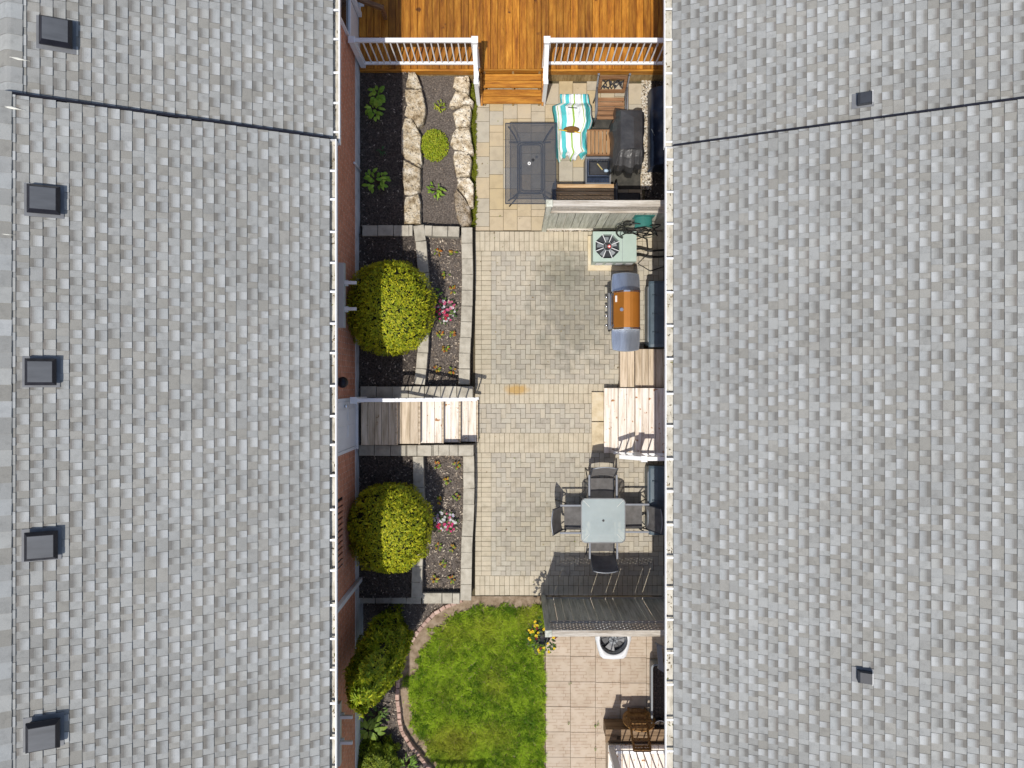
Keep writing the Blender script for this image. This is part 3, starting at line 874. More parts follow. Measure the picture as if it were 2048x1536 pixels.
# ================================================================== SCATTER HELPERS
def in_poly(x, y, poly):
    c = False; n = len(poly); j = n - 1
    for i in range(n):
        xi, yi = poly[i][0], poly[i][1]; xj, yj = poly[j][0], poly[j][1]
        if (yi > y) != (yj > y) and x < (xj-xi)*(y-yi)/(yj-yi+1e-12)+xi: c = not c
        j = i
    return c

def scatter(poly, n):
    xs = [p[0] for p in poly]; ys = [p[1] for p in poly]; out = []
    k = 0
    while len(out) < n and k < n*8:
        k += 1
        x, y = uni(min(xs), max(xs)), uni(min(ys), max(ys))
        if in_poly(x, y, poly): out.append((x, y))
    return out

def soil_bed(name, poly, z, m, amp=.02, step=.06):
    """a bumpy earth sheet over a polygon: a grid clipped to it"""
    xs = [p[0] for p in poly]; ys = [p[1] for p in poly]
    nx, ny = int((max(xs)-min(xs))/step)+2, int((max(ys)-min(ys))/step)+2
    idx = {}; mb = MB(); v = []; f = []
    def vid(i, j):
        if (i, j) not in idx:
            x, y = min(xs)+i*step, min(ys)+j*step
            zz = z + amp*(noise.noise(Vector((x*4, y*4, z*9)))+.6*noise.noise(Vector((x*13, y*13, 3))))
            idx[(i, j)] = len(v); v.append((x, y, zz))
        return idx[(i, j)]
    for i in range(nx):
        for j in range(ny):
            if in_poly(min(xs)+(i+.5)*step, min(ys)+(j+.5)*step, poly):
                f.append((vid(i,j), vid(i+1,j), vid(i+1,j+1), vid(i,j+1)))
    mb.add(v, f)
    return tag(obj(name, mb, m, None, True), kind='structure')

def chips(name, poly, z, n, pal, size=(.012,.035), parent=None, m=None, thick=False, wid=(.2,.45)):
    """flat flakes of bark (or little stones) strewn over a bed: one mass"""
    pts = scatter(poly, n); V = []; F = []; Cc = []
    for (x, y) in pts:
        l = uni(*size); w_ = l*uni(*wid); a = uni(0, math.pi); t = uni(-.5, .5); zz = z + .02*noise.noise(Vector((x*4, y*4, z*9))) + uni(.004, .02)
        ca, sa = math.cos(a), math.sin(a); c = pal[min(len(pal)-1, int(R.random()**1.5*len(pal)))]
        o = len(V)
        if not thick:
            for i, j in ((-1,-1),(1,-1),(1,1),(-1,1)):
                V.append((x+ca*l*i/2-sa*w_*j/2, y+sa*l*i/2+ca*w_*j/2, zz+t*l*i/2))
            F.append((o,o+1,o+2,o+3)); Cc.append(c)
        else:
            h = w_*.5
            ring = [(x+ca*l/2*math.cos(q)-sa*w_/2*math.sin(q), y+sa*l/2*math.cos(q)+ca*w_/2*math.sin(q), zz) for q in (0,1.05,2.09,3.14,4.19,5.24)]
            top = [(x+(p[0]-x)*.55, y+(p[1]-y)*.55, zz+h) for p in ring]
            V += ring + top
            for i in range(6): F.append((o+i, o+(i+1)%6, o+6+(i+1)%6, o+6+i)); Cc.append(c)
            F.append((o+6, o+7, o+8, o+9)); Cc.append(c); F.append((o+9, o+10, o+11, o+6)); Cc.append(c)
    V = np.array(V); F = np.array(F)
    me = raw_mesh(name, V, F, m or M['chips'], np.array(Cc))
    o = link(name, me, parent)
    return o
BARK_SUNLIT = [(.07,.058,.05),(.11,.09,.075),(.16,.125,.10),(.24,.19,.145),(.38,.31,.24),(.58,.50,.40)]  # chip colours lightened for the sunlit beds
BARK_SHADED = [(.035,.03,.027),(.05,.042,.038),(.07,.058,.05),(.10,.083,.07),(.18,.15,.12),(.42,.36,.30)]  # chip colours darkened to stand for shade under the eaves
PEB = [(.62,.58,.50),(.48,.43,.35),(.70,.67,.62),(.38,.33,.26),(.30,.24,.17),(.55,.45,.33)]

def gutter_debris(H, s, lip, Xe, ze, Y0, Y1, n):
    gt = [c for c in H.children if c.name.startswith('gutter')][0]
    x0, x1 = sorted((s*(lip + .012), s*(Xe + .02)))
    tag(chips('gutter_debris', [(x0, Y0+.02), (x1, Y0+.02), (x1, Y1-.02), (x0, Y1-.02)], ze - .105, n, [(.16,.12,.07),(.30,.24,.15),(.10,.08,.05),(.42,.36,.25),(.20,.20,.08)], (.012,.05), parent=gt), kind='stuff')
for H, s, lip, Xe, ze, Y0, Y1, n in ((house_ll, -1, 2.626, 2.732, 4.0, -7.8, 3.655, 380), (house_lu, -1, 2.626, 2.732, 3.8, 3.662, 8.6, 110), (house_rl, 1, 2.49, 2.624, 3.1, -7.8, 3.845, 380), (house_ru, 1, 2.49, 2.624, 3.02, 3.852, 8.6, 110)):
    gutter_debris(H, s, lip, Xe, ze, Y0, Y1, n)
tag(chips('leaf_litter', [(-.7, -4.2), (2.8, -4.2), (2.8, 6.1), (-.7, 6.1)], -.008, 170, [(.20,.14,.07),(.12,.085,.045),(.30,.24,.12),(.18,.20,.06)], (.012,.035), wid=(.3,.7)), 'scattered dry leaf bits and grit on the paving', 'leaf litter', kind='stuff')

# ================================================================== PLANTING BEDS
ZUP, ZMID = .42, .24          # upper and middle bed of the flagstone terrace
WX = -LW + .012
def poly_px(pts, z): return [(PX(u, z), PY(v, z)) for u, v in pts]
upA = [(WX, 6.26), (WX, PY(455, .42)), (PX(830,.42), PY(455,.42)), (PX(830,.42), 6.26)]
soil_bed('soil', upA, ZUP, M['soil'], .03)
tag(chips('mulch', upA, ZUP, 1500, BARK_SHADED, (.012,.045)), 'dark bark mulch strewn over the shaded flagstone bed', 'mulch', kind='stuff')
midA = [(PX(832,.24), 6.26), (PX(832,.24), PY(452,.24)), (PX(925,.24), PY(452,.24)), (PX(925,.24), 6.26)]
soil_bed('soil', midA, ZMID, M['soil_sunlit'], .02)
tag(chips('mulch', midA, ZMID, 1500, BARK_SUNLIT[:5], (.008,.03)), 'grey brown mulch between the two flagstone rows', 'mulch', kind='stuff')
# block beds
Z1, Z2 = .50, .26
bA1 = [(WX, PY(470,.5)), (WX, PY(776,.5)), (PX(842,.5), PY(776,.5)), (PX(842,.5), PY(470,.5))]
soil_bed('soil', bA1, Z1, M['soil'], .03)
tag(chips('mulch', bA1, Z1, 2000, BARK_SHADED, (.015,.05)), 'dark bark mulch under the round shrub above the wooden stairs', 'mulch', kind='stuff')
bA2 = [(PX(838,.26), PY(468,.26)), (PX(838,.26), PY(776,.26)), (PX(934,.26), PY(776,.26)), (PX(934,.26), PY(468,.26))]
soil_bed('soil', bA2, Z2, M['soil_sunlit'], .02)
tag(chips('mulch', bA2, Z2, 2600, BARK_SUNLIT, (.015,.05)), 'brown bark mulch in the flower strip above the wooden stairs', 'mulch', kind='stuff')
bB1 = [(WX, PY(908,.5)), (WX, PY(1196,.5)), (PX(834,.5), PY(1196,.5)), (PX(834,.5), PY(908,.5))]
soil_bed('soil', bB1, Z1, M['soil'], .03)
tag(chips('mulch', bB1, Z1, 2000, BARK_SHADED, (.015,.05)), 'dark bark mulch under the round shrub below the wooden stairs', 'mulch', kind='stuff')
bB2 = [(PX(832,.26), PY(908,.26)), (PX(832,.26), PY(1196,.26)), (PX(934,.26), PY(1196,.26)), (PX(934,.26), PY(908,.26))]
soil_bed('soil', bB2, Z2, M['soil_sunlit'], .02)
tag(chips('mulch', bB2, Z2, 2600, BARK_SUNLIT, (.015,.05)), 'brown bark mulch in the flower strip below the wooden stairs', 'mulch', kind='stuff')

# ---- flagstones
def r1(pts): return [(640 + x/5.69, y/5.69) for x, y in pts]
def r3(pts): return [(640 + x/5.69, 220 + y/5.69) for x, y in pts]
ROW1 = [r1([(1000,810),(1080,815),(1105,860),(1150,985),(1130,1003),(975,993),(985,920),(1000,880)]),
        r1([(965,1012),(1150,1012),(1170,1080),(1195,1200),(1195,1290),(1170,1380),(1110,1438),(1060,1350),(990,1318),(955,1300),(985,1200),(968,1100)]),
        r3([(965,82),(1035,92),(1090,172),(1150,290),(1140,400),(1160,590),(1140,636),(1050,598),(960,538),(920,480),(920,330),(930,200)]),
        r3([(950,562),(1050,614),(1140,664),(1140,900),(1110,945),(1000,968),(960,955),(930,700)]),
        r3([(970,985),(1120,957),(1140,1050),(1140,1290),(960,1290),(955,1100)])]
ROW2 = [r1([(1530,870),(1690,850),(1705,950),(1690,1056),(1600,1036),(1510,990)]),
        r1([(1540,1034),(1650,1044),(1745,1150),(1730,1186),(1640,1176),(1600,1210),(1500,1230),(1465,1190)]),
        r1([(1640,1192),(1710,1203),(1720,1260),(1700,1400),(1680,1428),(1550,1448),(1530,1380),(1510,1280)]),
        r3([(1550,204),(1700,194),(1720,330),(1745,480),(1700,486),(1620,456),(1520,436),(1480,380),(1510,260)]),
        r3([(1530,459),(1680,474),(1725,560),(1700,738),(1550,756),(1530,650),(1515,530)]),
        r3([(1560,772),(1700,762),(1745,840),(1745,1080),(1700,1096),(1645,978),(1562,880)]),
        r3([(1550,894),(1636,990),(1706,1110),(1720,1250),(1690,1310),(1600,1320),(1560,1230),(1535,1100),(1525,960)])]
def rock(poly, z0, z1, seed, tint):
    """an irregular slab: its outline roughened, its top uneven"""
    pts = []
    n = len(poly)
    for i in range(n):
        a, b = Vector(poly[i]), Vector(poly[(i+1) % n])
        k = max(2, int((b-a).length/.035))
        for t in range(k):
            q = a.lerp(b, t/k)
            pts.append((q.x + .013*noise.noise(Vector((q.x*22, q.y*22, seed))), q.y + .013*noise.noise(Vector((q.x*30, q.y*30, seed+9)))))
    area = sum(pts[i][0]*pts[(i+1)%len(pts)][1]-pts[(i+1)%len(pts)][0]*pts[i][1] for i in range(len(pts)))
    if area < 0: pts = pts[::-1]
    cx = sum(p[0] for p in pts)/len(pts); cy = sum(p[1] for p in pts)/len(pts)
    rings = []
    for sc_, zz, am in ((1.0, z0, 0), (1.02, z1-.06, .01), (.99, z1-.025, .012), (.95, z1-.008, .016), (.88, z1-.002, .022), (.78, z1, .026), (.66, z1+.004, .028), (.53, z1+.004, .028), (.40, z1+.004, .028), (.26, z1, .024), (.12, z1, .02)):
        ring = []
        for p in pts:
            x, y = cx+(p[0]-cx)*sc_, cy+(p[1]-cy)*sc_
            ring.append((x, y, zz + am*(noise.noise(Vector((x*9, y*9, seed*3))) + .8*noise.noise(Vector((x*24, y*24, seed))) + .5*noise.noise(Vector((x*55, y*55, seed))))))
        rings.append(ring)
    mb = MB(); mb.loft(rings, col=tint)
    return mb
for nm, rows, zt, zb, lab in (('stone_edging', ROW1, .47, .20, 'row of weathered tan flagstones between the shaded and the grey bed'),
                              ('stone_edging', ROW2, .32, -.06, 'row of pale pitted flagstones along the slab terrace')):
    T = thing(nm, lab, 'stone edging', (sum(PX(p[0], zt) for p in rows[2])/len(rows[2]), 4.6, zb), 'flagstone edgings')
    for i, r_ in enumerate(rows):
        tint = (1,1,1) if rows is ROW1 else (1.2,1.19,1.18)
        if rows is ROW2 and i == 6: tint = (.62,.58,.55)
        if rows is ROW1: tint = [(.98,.96,.92),(1.0,.96,.90),(1.02,1.0,.95),(.95,.93,.90),(1.0,.98,.94)][i]
        zz = zt + uni(-.02, .02)
        obj('flagstone', rock([(PX(u, zz), PY(v, zz)) for u, v in r_], zb, zz, i*3.7 + zt*50, tint), M['stone'], T)
# grass strip beside the flagstones is built with the lawn

# ---- block retaining walls
def wall_run(T, path_px, z, zbase, wpx=21.5, lpx=30.5, gaps=None):
    """cap blocks along a polyline given in photograph pixels at the cap height, on a body of blocks"""
    k = (CAMH - z)/FPX
    pts = [Vector((PX(u, z), PY(v, z))) for u, v in path_px]
    seg = [(pts[i+1]-pts[i]).length for i in range(len(pts)-1)]; tot = sum(seg)
    def at(d_):
        for i, s_ in enumerate(seg):
            if d_ <= s_ or i == len(seg)-1:
                t = d_/s_; return pts[i].lerp(pts[i+1], t), (pts[i+1]-pts[i]).normalized()
            d_ -= s_
    if gaps is None:
        L = lpx*k; n = max(1, round(tot/L)); gaps = [tot*i/n for i in range(n+1)]
    else: gaps = [g_*k for g_ in gaps]
    W_ = wpx*k
    body = MB()
    for a, b in zip(gaps[:-1], gaps[1:]):
        c, dr = at((a+b)/2); L = b - a - .006; ang = math.atan2(dr.y, dr.x) + uni(-.012, .012)
        sx, sy = round(L, 2), round(W_, 2)
        piece('cap_block', ('cap_block', sx, sy), lambda mb: mb.box(-sx/2+.001, sx/2-.001, -sy/2, sy/2, 0, .075, .006), M['block'], T, (c.x + uni(-.004,.004), c.y + uni(-.004,.004), z - .075 + uni(-.004,.004)), (0, 0, ang))
    q = 0.0
    zz = z - .078; r_ = 0
    while zz > zbase:
        z0 = max(zbase, zz - .14); q = -.14*(r_ % 2)
        while q < tot:
            a, b = max(q, 0), min(q + .28, tot)
            if b - a > .05:
                c, dr = at((a+b)/2); Mx = Matrix.Translation((c.x, c.y, 0)) @ Matrix.Rotation(math.atan2(dr.y, dr.x), 4, 'Z')
                body.box(-(b-a)/2+.004, (b-a)/2-.004, -W_*.45, W_*.45, z0+.003, zz, 0, M=Mx)
            q += .28
        zz -= .143; r_ += 1
    return body
def cum(xs): return [x - xs[0] for x in xs]
def blockwall(name, label, runs, loc):
    T = thing(name, label, 'retaining wall', loc, 'block retaining walls')
    B = MB()
    for r_ in runs:
        b = wall_run(T, *r_[0], **r_[1]); B.add(b.v, b.f, list(b.c))
    obj('lower_course', B, M['block_body'], T)
blockwall('retaining_wall', 'grey block retaining walls around the raised bed above the wooden stairs', [
    (([(724.4,461),(825.5,461)], .56, -.05), dict(gaps=cum([724.4,755.5,786.8,817.5,825.5]))),
    (([(848.5,461),(918,463)], .54, -.05), dict(gaps=cum([848.5,864.6,895.5,918]), wpx=20)),
    (([(837,450),(842,490),(846,540),(848,590),(848,640),(846,690),(843,730),(838.5,769)], .55, .1), dict()),
    (([(933.5,454),(935,540),(934,600),(932,650),(929,720),(928,769)], .38, -.05), dict()),
    (([(720,784),(946,784)], .60, -.05), dict(wpx=22)),
], (PX(840), PY(620), 0))
blockwall('retaining_wall', 'grey block retaining walls around the raised bed below the wooden stairs', [
    (([(717.5,901),(947,901)], .60, -.05), dict(gaps=cum([717.5,749,780.6,812,814,834,863,866,876.5,898.5,916,947]))),
    (([(836,912.5),(838,1000),(836,1080),(834,1140),(833,1196)], .55, .1), dict()),
    (([(937,912.5),(938,980),(936,1040),(933,1100),(931,1201)], .38, -.05), dict()),
    (([(719,1196),(842,1197)], .42, -.05), dict(gaps=cum([719,750.5,781.5,812,842]))),
    (([(844,1197),(919,1197)], .40, -.05), dict(gaps=cum([844,884,904.5,919]))),
], (PX(840), PY(1050), 0))

# ---- lower left planting: soil, edging, lawn
EDGE = [(919,1203),(905,1208),(888,1216),(872,1225),(858,1238),(846,1252),(834,1266),(824,1282),(814,1300),(806,1322),(799,1345),(795,1370),(794,1395),(796,1418),(799,1440),(803,1460),(812,1478),(826,1498),(842,1518),(858,1538),(872,1560),(880,1590)]
zs = .10
so = [(PX(u,zs), PY(v,zs)) for u, v in EDGE]
soilpoly = [(WX, PY(1205,.1))] + so + [(WX, PY(1590,.1))]
soil_bed('soil', soilpoly, zs, M['soil_sunlit'], .03)
tag(chips('mulch', [p for p in soilpoly], zs, 2600, BARK_SUNLIT, (.012,.05)), 'pale bark chips beside the curved brick edging', 'mulch', kind='stuff')
T = thing('brick_edging', 'curved row of small pink edging bricks along the lawn', 'edging', (PX(800), PY(1400), 0))
pts = [Vector((PX(u,.14), PY(v,.14))) for u, v in EDGE]
dd = 0; i = 0; L = .125; carry = 0.0
for a, b in zip(pts[:-1], pts[1:]):
    sl_ = (b-a).length; t = carry
    while t < sl_:
        c = a.lerp(b, t/sl_); ang = math.atan2((b-a).y, (b-a).x) + uni(-.1,.1)
        piece('brick', 'edging_brick', lambda mb: mb.box(-.057, .057, -.038, .038, -.12, 0, .008), M['edging'], T, (c.x+uni(-.006,.006), c.y+uni(-.006,.006), .15 + uni(-.012,.012)), (uni(-.06,.06), uni(-.04,.04), ang))
        t += L
    carry = t - sl_
lawn_out = [(PX(u), PY(v)) for u, v in EDGE[0:]]
lawnpoly = [(PX(1088), PY(1191.5))] + [(PX(917), PY(1191.5))] + lawn_out[1:] + [(PX(885), -8.6), (PX(1088), -8.6)]
soil_bed('lawn_soil', lawnpoly, .015, M['dirt'], .012, .08)
# turf: how thickly the grass grows
def dens(x, y):
    """1 in the middle of the lawn, 0 at its bare left margin"""
    d_ = 9
    for a, b in zip(lawn_out[:-1], lawn_out[1:]):
        a, b = Vector(a), Vector(b); p = Vector((x, y)); t = max(0, min(1, (p-a).dot(b-a)/((b-a).length_squared+1e-9))); d_ = min(d_, (p - a.lerp(b, t)).length)
    d_ = min(d_, max(0, PY(1196) - y)*1.6)
    return d_ + .18*noise.noise(Vector((x*3.2, y*3.2, 1))) + .14*noise.noise(Vector((x*11, y*11, 4)))
NB = 120000
rs = np.random.RandomState(5)
xs = [p[0] for p in lawnpoly]; ys = [p[1] for p in lawnpoly]
Gx, Gy = 70, 90
dm = np.zeros((Gx, Gy))
x0, x1, y0, y1 = min(xs), max(xs), -8.2, max(ys)
n2 = np.zeros((Gx, Gy)); n3 = np.zeros((Gx, Gy))
for i in range(Gx):
    for j in range(Gy):
        x, y = x0+(x1-x0)*(i+.5)/Gx, y0+(y1-y0)*(j+.5)/Gy
        if in_poly(x, y, lawnpoly):
            dm[i, j] = min(1, max(0, (dens(x, y) - .20)/.20))
        n2[i, j] = noise.noise(Vector((x*2.1, y*2.1, 7))) + .5*noise.noise(Vector((x*6, y*6, 2)))
        n3[i, j] = noise.noise(Vector((x*1.3+5, y*1.3, 17)))
bx = rs.uniform(x0, x1, NB); by = rs.uniform(y0, y1, NB)
ii = np.clip(((bx-x0)/(x1-x0)*Gx).astype(int), 0, Gx-1); jj = np.clip(((by-y0)/(y1-y0)*Gy).astype(int), 0, Gy-1)
dk = dm[ii, jj]; keep = rs.uniform(0, 1, NB) < np.maximum(dk, .05*(dk > 0.02))
bx, by, ii, jj = bx[keep], by[keep], ii[keep], jj[keep]; nb = len(bx)
# strip along the flagstones joins the same mass of grass
sx_ = rs.uniform(PX(943), PX(952), 4500); sy_ = rs.uniform(PY(455), PY(170), 4500)
bx = np.concatenate([bx, sx_ + .012*np.sin(sy_*9)]); by = np.concatenate([by, sy_]); ii = np.concatenate([ii, np.zeros(4500, int)]); jj = np.concatenate([jj, np.full(4500, 40)])
nb = len(bx)
cellx, celly = np.floor(bx*13 + .6*np.sin(by*17)).astype(int), np.floor(by*13 + .6*np.sin(bx*19)).astype(int)
def hsh(k): return np.modf(np.abs(np.sin(cellx*12.9898 + celly*78.233 + k)*43758.5453))[0]
ang = hsh(1.0)*2*np.pi + rs.normal(0, .7, nb); ln = rs.uniform(.05, .13, nb); lean = np.clip(rs.normal(.75, .2, nb), .3, .97); wdt = rs.uniform(.004, .0075, nb)
strip = np.arange(nb) >= nb - 4500
ln[strip] *= .6
dx, dy = np.cos(ang), np.sin(ang); px_, py_ = -dy, dx
base = np.stack([bx, by, np.full(nb, .02)], 1)
tip = base + np.stack([dx*ln*lean, dy*ln*lean, ln*np.sqrt(np.maximum(.05, 1-lean**2))], 1)
sidev = np.stack([px_*wdt, py_*wdt, np.zeros(nb)], 1)
midp = base*.45 + tip*.55 + np.array([0, 0, .006])
V = np.concatenate([base-sidev, base+sidev, midp+sidev*.8, midp-sidev*.8, tip], 0)
o = np.arange(nb)
nn = n2[ii, jj]*.8 + (hsh(3.0)-.5)*1.25 + rs.uniform(-.3, .3, nb)
yl = np.clip(n3[ii, jj]*1.6 + rs.uniform(-.3,.3,nb), 0, 1)
cA = np.array([.10,.215,.010]); cB = np.array([.43,.60,.04]); cY = np.array([.58,.50,.07])
t = np.clip(nn*.9+.5, 0, 1)[:, None]
colr = cA*(1-t)+cB*t
colr = colr*(1-.42*yl[:, None]) + cY*(.42*yl[:, None])
colr[strip] = np.array([.22,.25,.02])*rs.uniform(.6,1.2,(4500,1))
dry = rs.uniform(0,1,nb) < .05
colr[dry] = np.array([.35,.30,.10])
F3s = np.stack([o+3*nb, o+2*nb, o+4*nb], 1)
# quads and triangles together: write the quad as two triangles
tri = np.concatenate([np.stack([o, o+nb, o+2*nb], 1), np.stack([o, o+2*nb, o+3*nb], 1), F3s], 0)
me = raw_mesh('grass', V, tri, M['leaf'], np.concatenate([colr, colr, colr], 0))
tag(link('grass', me), 'green lawn grass inside the curved brick edging', 'grass', kind='stuff')

# gravel strips
gv = [(PX(1283), PY(160)), (PX(1283), PY(379)), (PX(1302), PY(379)), (PX(1302), PY(160))]
g = MB(); g.box(PX(1283)+.01, PX(1300)+.06, PY(380), PY(150), -.09, -.004); tag(obj('gravel_bed', g, M['sand']), kind='structure')
tag(chips('gravel', gv, .0, 1500, PEB, (.018,.05), m=M['pebble'], thick=True, wid=(.55,.95)), 'strip of pale pebbles beside the black covered grill', 'gravel', kind='stuff')
gv = [(PX(1093), PY(462)), (PX(1093), PY(454)), (PX(1200), PY(454)), (PX(1200), PY(462))]
tag(chips('gravel', gv, .0, 420, PEB, (.018,.045), m=M['pebble'], thick=True, wid=(.55,.95)), 'narrow line of pebbles at the foot of the upper fence', 'gravel', kind='stuff')
sh = [(2.74, 6.9), (2.74, PY(410)), (RW-.02, PY(410)), (RW-.02, 6.9)]
soil_bed('soil', sh, .0, M['soil'], .02)
tag(chips('mulch', sh, .0, 900, BARK_SHADED, (.015,.05)), 'black mulch in the shade under the right eave', 'mulch', kind='stuff')

# ================================================================== DECK
DZ, DY = .50, 6.262
D = thing('deck', 'orange stained wooden deck with white railings at the top', 'deck', (0, 7.2, 0))
n = 43; wd = (RW - .01 - WX - .006)/n
for i in range(n):
    a = WX + .006 + i*wd
    plank('plank', M['deck'], D, a + .003, a + wd - .003, DY + .0, 8.9, DZ - .035, DZ)
for xa, xb in ((WX + .01, PX(963,.5)), (PX(1085,.5), RW - .01)):
    plank('fascia', M['deck_x'], D, xa, xb, DY - .042, DY - .003, DZ - .18, DZ - .004)
    m = int((xb - xa)/.138); w2 = (xb-xa)/m
    for i in range(m):
        plank('skirting_board', M['skirt'], D, xa + i*w2 + .002, xa + (i+1)*w2 - .002, DY - .032, DY - .006, -.02, DZ - .183)
plank('fascia', M['deck_x'], D, PX(963,.5)+.003, PX(1085,.5)-.003, DY - .03, DY - .003, DZ - .16, DZ - .004)
XS0, XS1 = PX(965,.34), PX(1083,.34)
for z, ya, yb in ((.34, PY(147.5,.34), PY(175,.34)), (.17, PY(178,.17), PY(207,.17))):
    S = part_empty('step', D)
    h2 = (ya - yb)/2
    for k in range(2): plank('tread_board', M['deck_x'], S, XS0, XS1, yb + k*h2 + .004, yb + (k+1)*h2 - .004, z - .04, z)
for x in (XS0 + .02, XS1 - .06, (XS0+XS1)/2):
    s_ = MB(); prof = [(DY-.03, -.02), (DY-.03, .45), (DY-.04, .29), (5.97, .29), (5.97, .125), (5.72, .125), (5.72, -.02)]
    v = [(xx, y, z) for xx in (x, x+.04) for y, z in prof]; m = len(prof)
    s_.add(v, [tuple(reversed(range(m))), tuple(range(m, 2*m))] + [(i, (i+1)%m, m+(i+1)%m, m+i) for i in range(m)])
    obj('stringer', s_, M['skirt'], D)
for x in (XS0 - .045, XS1 + .005):
    s_ = MB(); s_.beam((x+.02, DY - .03, .40), (x+.02, 5.72, .06), .04, .22); obj('side_board', s_, M['deck_x'], D)

def railing(parent, a, b, z0a, z0b, hgt, nb, posts=(True, True), name='railing', pw=.10, cap=True, m=None, bw=.022, vert=True, rw=.075):
    """white metal railing: posts, two rails and upright balusters between the ground points a and b"""
    m = m or M['white']
    E = part_empty(name, parent)
    a, b = Vector(a), Vector(b)
    A0, B0 = Vector((a.x, a.y, z0a)), Vector((b.x, b.y, z0b))
    up = Vector((0, 0, 1))
    q = MB(); q.beam(A0 + up*hgt, B0 + up*hgt, rw, .045); obj('top_rail', q, m, E)
    q = MB(); q.beam(A0 + up*.10, B0 + up*.10, .05, .04); obj('bottom_rail', q, m, E)
    d_ = (B0 - A0)
    for i in range(nb):
        t = (i + .5)/nb; c = A0 + d_*t
        if abs(z0a - z0b) < 1e-4 and abs(a.y - b.y) < 1e-4:
            piece('baluster', ('baluster', round(hgt, 3), bw), lambda mb: mb.box(-bw/2, bw/2, -bw/2, bw/2, .121, hgt - .023), m, E, c)
        else:
            q = MB(); q.beam(c + up*.122, c + up*(hgt-.026), bw, bw); obj('baluster', q, m, E)
    for k, c, z in ((0, A0, z0a), (1, B0, z0b)):
        if posts[k]:
            q = MB(); q.box(c.x-pw/2, c.x+pw/2, c.y-pw/2, c.y+pw/2, z - .0 if posts[k] is True else posts[k], z + hgt + .03, .01)
            q.box(c.x-pw*.62, c.x+pw*.62, c.y-pw*.62, c.y+pw*.62, z + hgt + .031, z + hgt + .05, .008)
            obj('post', q, m, E)
    return E
RY = 6.325
railing(D, (-2.95, RY), (-.685, RY), DZ, DZ, 1.03, 18)
railing(D, (.645, RY), (3.15, RY), DZ, DZ, 1.03, 20, (True, False))
railing(D, (-.685, RY - .05), (-.685, 5.76), .46, .06, .98, 3, (False, -.01), 'stair_rail', pw=.075)
railing(D, (.645, RY - .05), (.645, 5.76), .46, .06, .98, 3, (False, -.01), 'stair_rail', pw=.075)
# wooden door step on the deck
T = thing('door_step', 'low wooden step on the deck under the patio door', 'step', (PX(740,.65), PY(20,.65), .5))
x0, x1 = WX + .03, PX(762,.66)
for i in range(3):
    w2 = (x1-x0)/3; plank('step_board', M['deck'], T, x0+i*w2+.004, x0+(i+1)*w2-.004, PY(73,.66), PY(13,.66), .625, .66)
q = MB(); q.box(x0 + .02, x1 - .02, PY(72,.66), PY(15,.66), DZ + .001, .624); obj('step_frame', q, M['deck'], T)
q = MB(); q.beam(P(716, -2, .98), P(767, 17, .86), .07, .10); q.beam(P(764, 16.5, .88), (PX(764,.88), PY(16.5,.88), .51), .07, .07)
tag(obj('wooden_rail', q, M['brown_x']), 'slanting brown wooden rail beside the patio door step', 'rail')

# ================================================================== LEFT STAIRS
LZ = .85
T = thing('wooden_stairs', 'pale wooden stairs with one white handrail before the white door', 'stairs', (PX(840), PY(845), 0))
def ylr(z): return PY(890, z), PY(802, z)
def treads(T, x0, x1, y0, y1, z, n, m, ends=True):
    w2 = (x1 - x0)/n
    for i in range(n): plank('tread_board', m, T, x0 + i*w2 + .003, x0 + (i+1)*w2 - .003, y0, y1, z - .036, z)
y0, y1 = ylr(.85)
E = part_empty('landing', T)
treads(E, PX(722,.85), PX(790,.85), y0, y1, .85, 5, M['pine_y'])
steps = [(.68, 793, 841), (.51, 843, 888), (.34, 890, 922), (.17, 924, 957)]
for k, (z, ua, ub) in enumerate(steps):
    E = part_empty('step', T)
    xa, xb = PX(ua - (4 if k else 6), z), PX(ub - 4.5, z)
    treads(E, xa, xb, y0 + .01, y1 - .01, z, 3 if k < 2 else 2, M['wpine_y'] if k else M['pine_y'])
    q = MB(); q.box(xb + .002, xb + .036, y0, y1, z - .10, z + .002, .003); obj('nosing', q, M['pine_x'], E)
q = MB(); q.box(PX(790.5,.85), PX(790.5,.85)+.036, y0, y1, .74, .852, .003); obj('nosing', q, M['pine_x'], T)
for yy in (y0 + .02, y1 - .06):
    for i, (z, ua, ub) in enumerate(steps):
        q = MB(); q.box(PX(ua-8,z), PX(ub-6,z), yy, yy + .04, -.02, z - .037); obj('stringer', q, M['pine_x'], T)
q = MB(); q.box(PX(722,.85), PX(788,.85), y0 + .03, y1 - .03, 0, .812); obj('landing_base', q, M['darkwood'], T)
RYL = y1 + .035
E = railing(T, (PX(708, 1.75), RYL), (PX(790, 1.75) , RYL), LZ, LZ, .92, 6, (True, False), rw=.06)
E = railing(T, (PX(790, 1.75), RYL), (PX(953, 1.05), RYL), LZ, .17, .92, 9, (False, 0.0), rw=.06, name='stair_rail')

